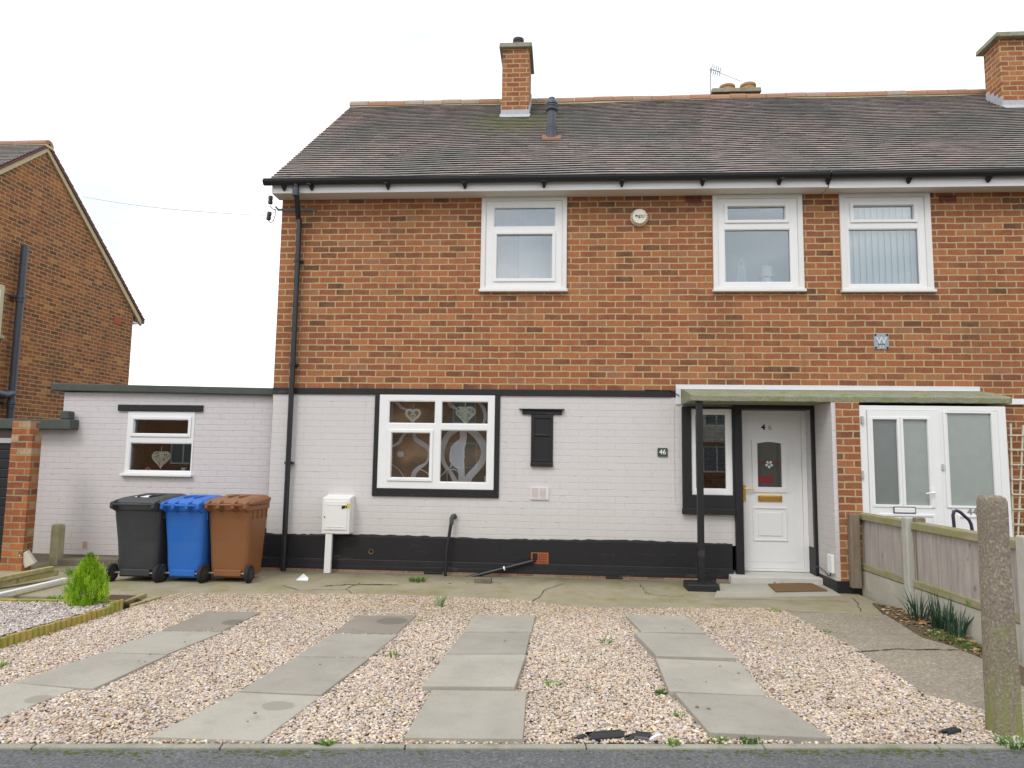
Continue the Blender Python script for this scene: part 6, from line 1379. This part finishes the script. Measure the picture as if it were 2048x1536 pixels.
# ================================================================== across the street (seen in the window reflections)
def opp(x0, x1, y, label, up=None):
    t = thing('brick_house', ((x0+x1)/2, y, 0), label, 'house'); hs = []
    for k in range(3):
        cx_ = x0+(x1-x0)*(.18+.32*k); hs += [(cx_-.6, cx_+.6, 3.2, 4.4), (cx_-.7, cx_+.7, .9, 2.2)]
    MB().slab(x0, x1, -.1, 2.4, y-.25, y, hs[1::2]).build('front_wall', M_brick, t); MB().slab(x0, x1, 2.4, 5., y-.25, y, hs[0::2]).build('upper_wall', up or M_brick, t)
    for h_ in hs: 
        cf = MB().slab(h_[0], h_[1], h_[2], h_[3], y-.1, y-.03, [(h_[0]+.07, (h_[0]+h_[1])/2-.03, h_[2]+.07, h_[3]-.07), ((h_[0]+h_[1])/2+.03, h_[1]-.07, h_[2]+.07, h_[3]-.07)]).build('window', M_upvc, t); ORG[cf.name] = ORG[t.name]
        MB().box(h_[0]+.05, h_[1]-.05, y-.09, y-.08, h_[2]+.05, h_[3]-.05).build('pane', M_frost_dark, cf)
    MB().hexa([(x0-.1, y+.3, 5.0), (x1+.1, y+.3, 5.0), (x1+.1, y-6.5, 5.0), (x0-.1, y-6.5, 5.0)], [(x0-.1, y-3.0, 7.7), (x1+.1, y-3., 7.7), (x1+.1, y-3.2, 7.7), (x0-.1, y-3.2, 7.7)]).build('roof', M_tile, t)
    MB().slab(x0, x1, -.1, 5., y-6.3, y-6.1).build('rear_wall', M_brick_old, t)
opp(-16, -2.5, -27, 'brick house across the street, behind the viewer at left'); opp(1.0, 14.5, -27, 'half-rendered house across the street, behind the viewer at right', M_cream); opp(-31, -17.5, -27, 'brick house across the street, behind the viewer at far left')

# ================================================================== LIGHT
wd = bpy.data.worlds.new('World'); scn.world = wd; wd.use_nodes = True; nt_ = wd.node_tree; nt_.nodes.clear()
N_ = nt_.nodes.new; Lk = nt_.links.new
el, az = math.radians(48), math.radians(205)
sky = N_('ShaderNodeTexSky'); sky.sky_type = 'NISHITA'; sky.sun_disc = False; sky.sun_elevation = el; sky.sun_rotation = az; sky.dust_density = 2.
b1 = N_('ShaderNodeBackground'); b1.inputs[1].default_value = .1; Lk(sky.outputs[0], b1.inputs[0])
tc = N_('ShaderNodeTexCoord'); mp = N_('ShaderNodeMapping'); mp.inputs['Scale'].default_value = (1.6, 1.6, 5.); mp.inputs['Location'].default_value = (.4, .2, .1); Lk(tc.outputs['Generated'], mp.inputs[0])
nz = N_('ShaderNodeTexNoise'); nz.inputs['Scale'].default_value = 1.3; nz.inputs['Detail'].default_value = 6; Lk(mp.outputs[0], nz.inputs['Vector'])
cr_ = N_('ShaderNodeValToRGB'); e = cr_.color_ramp.elements; e[0].position = .40; e[0].color = (.55, .60, .635, 1); e[1].position = .63; e[1].color = (1.0, 1.0, 1.0, 1); Lk(nz.outputs['Fac'], cr_.inputs[0])
b2 = N_('ShaderNodeBackground'); b2.inputs[1].default_value = 1.5; Lk(cr_.outputs[0], b2.inputs[0])
mx_ = N_('ShaderNodeMixShader'); mx_.inputs[0].default_value = .88; Lk(b1.outputs[0], mx_.inputs[1]); Lk(b2.outputs[0], mx_.inputs[2])
ow = N_('ShaderNodeOutputWorld'); Lk(mx_.outputs[0], ow.inputs[0])
ld_ = bpy.data.lights.new('sun', 'SUN'); ld_.energy = .9; ld_.angle = math.radians(18); ld_.color = (1, .96, .9); so_ = bpy.data.objects.new('sun', ld_); COL.objects.link(so_)
dv = Vector((math.sin(az)*math.cos(el), math.cos(az)*math.cos(el), math.sin(el)))
so_.rotation_euler = dv.to_track_quat('Z', 'Y').to_euler()
vs = scn.view_settings; vs.view_transform = 'Standard'; vs.look = 'None'; vs.gamma = 1; vs.exposure = .38; vs.use_curve_mapping = False
scn.cycles.max_bounces = 6; scn.cycles.transparent_max_bounces = 12; scn.cycles.use_denoising = True
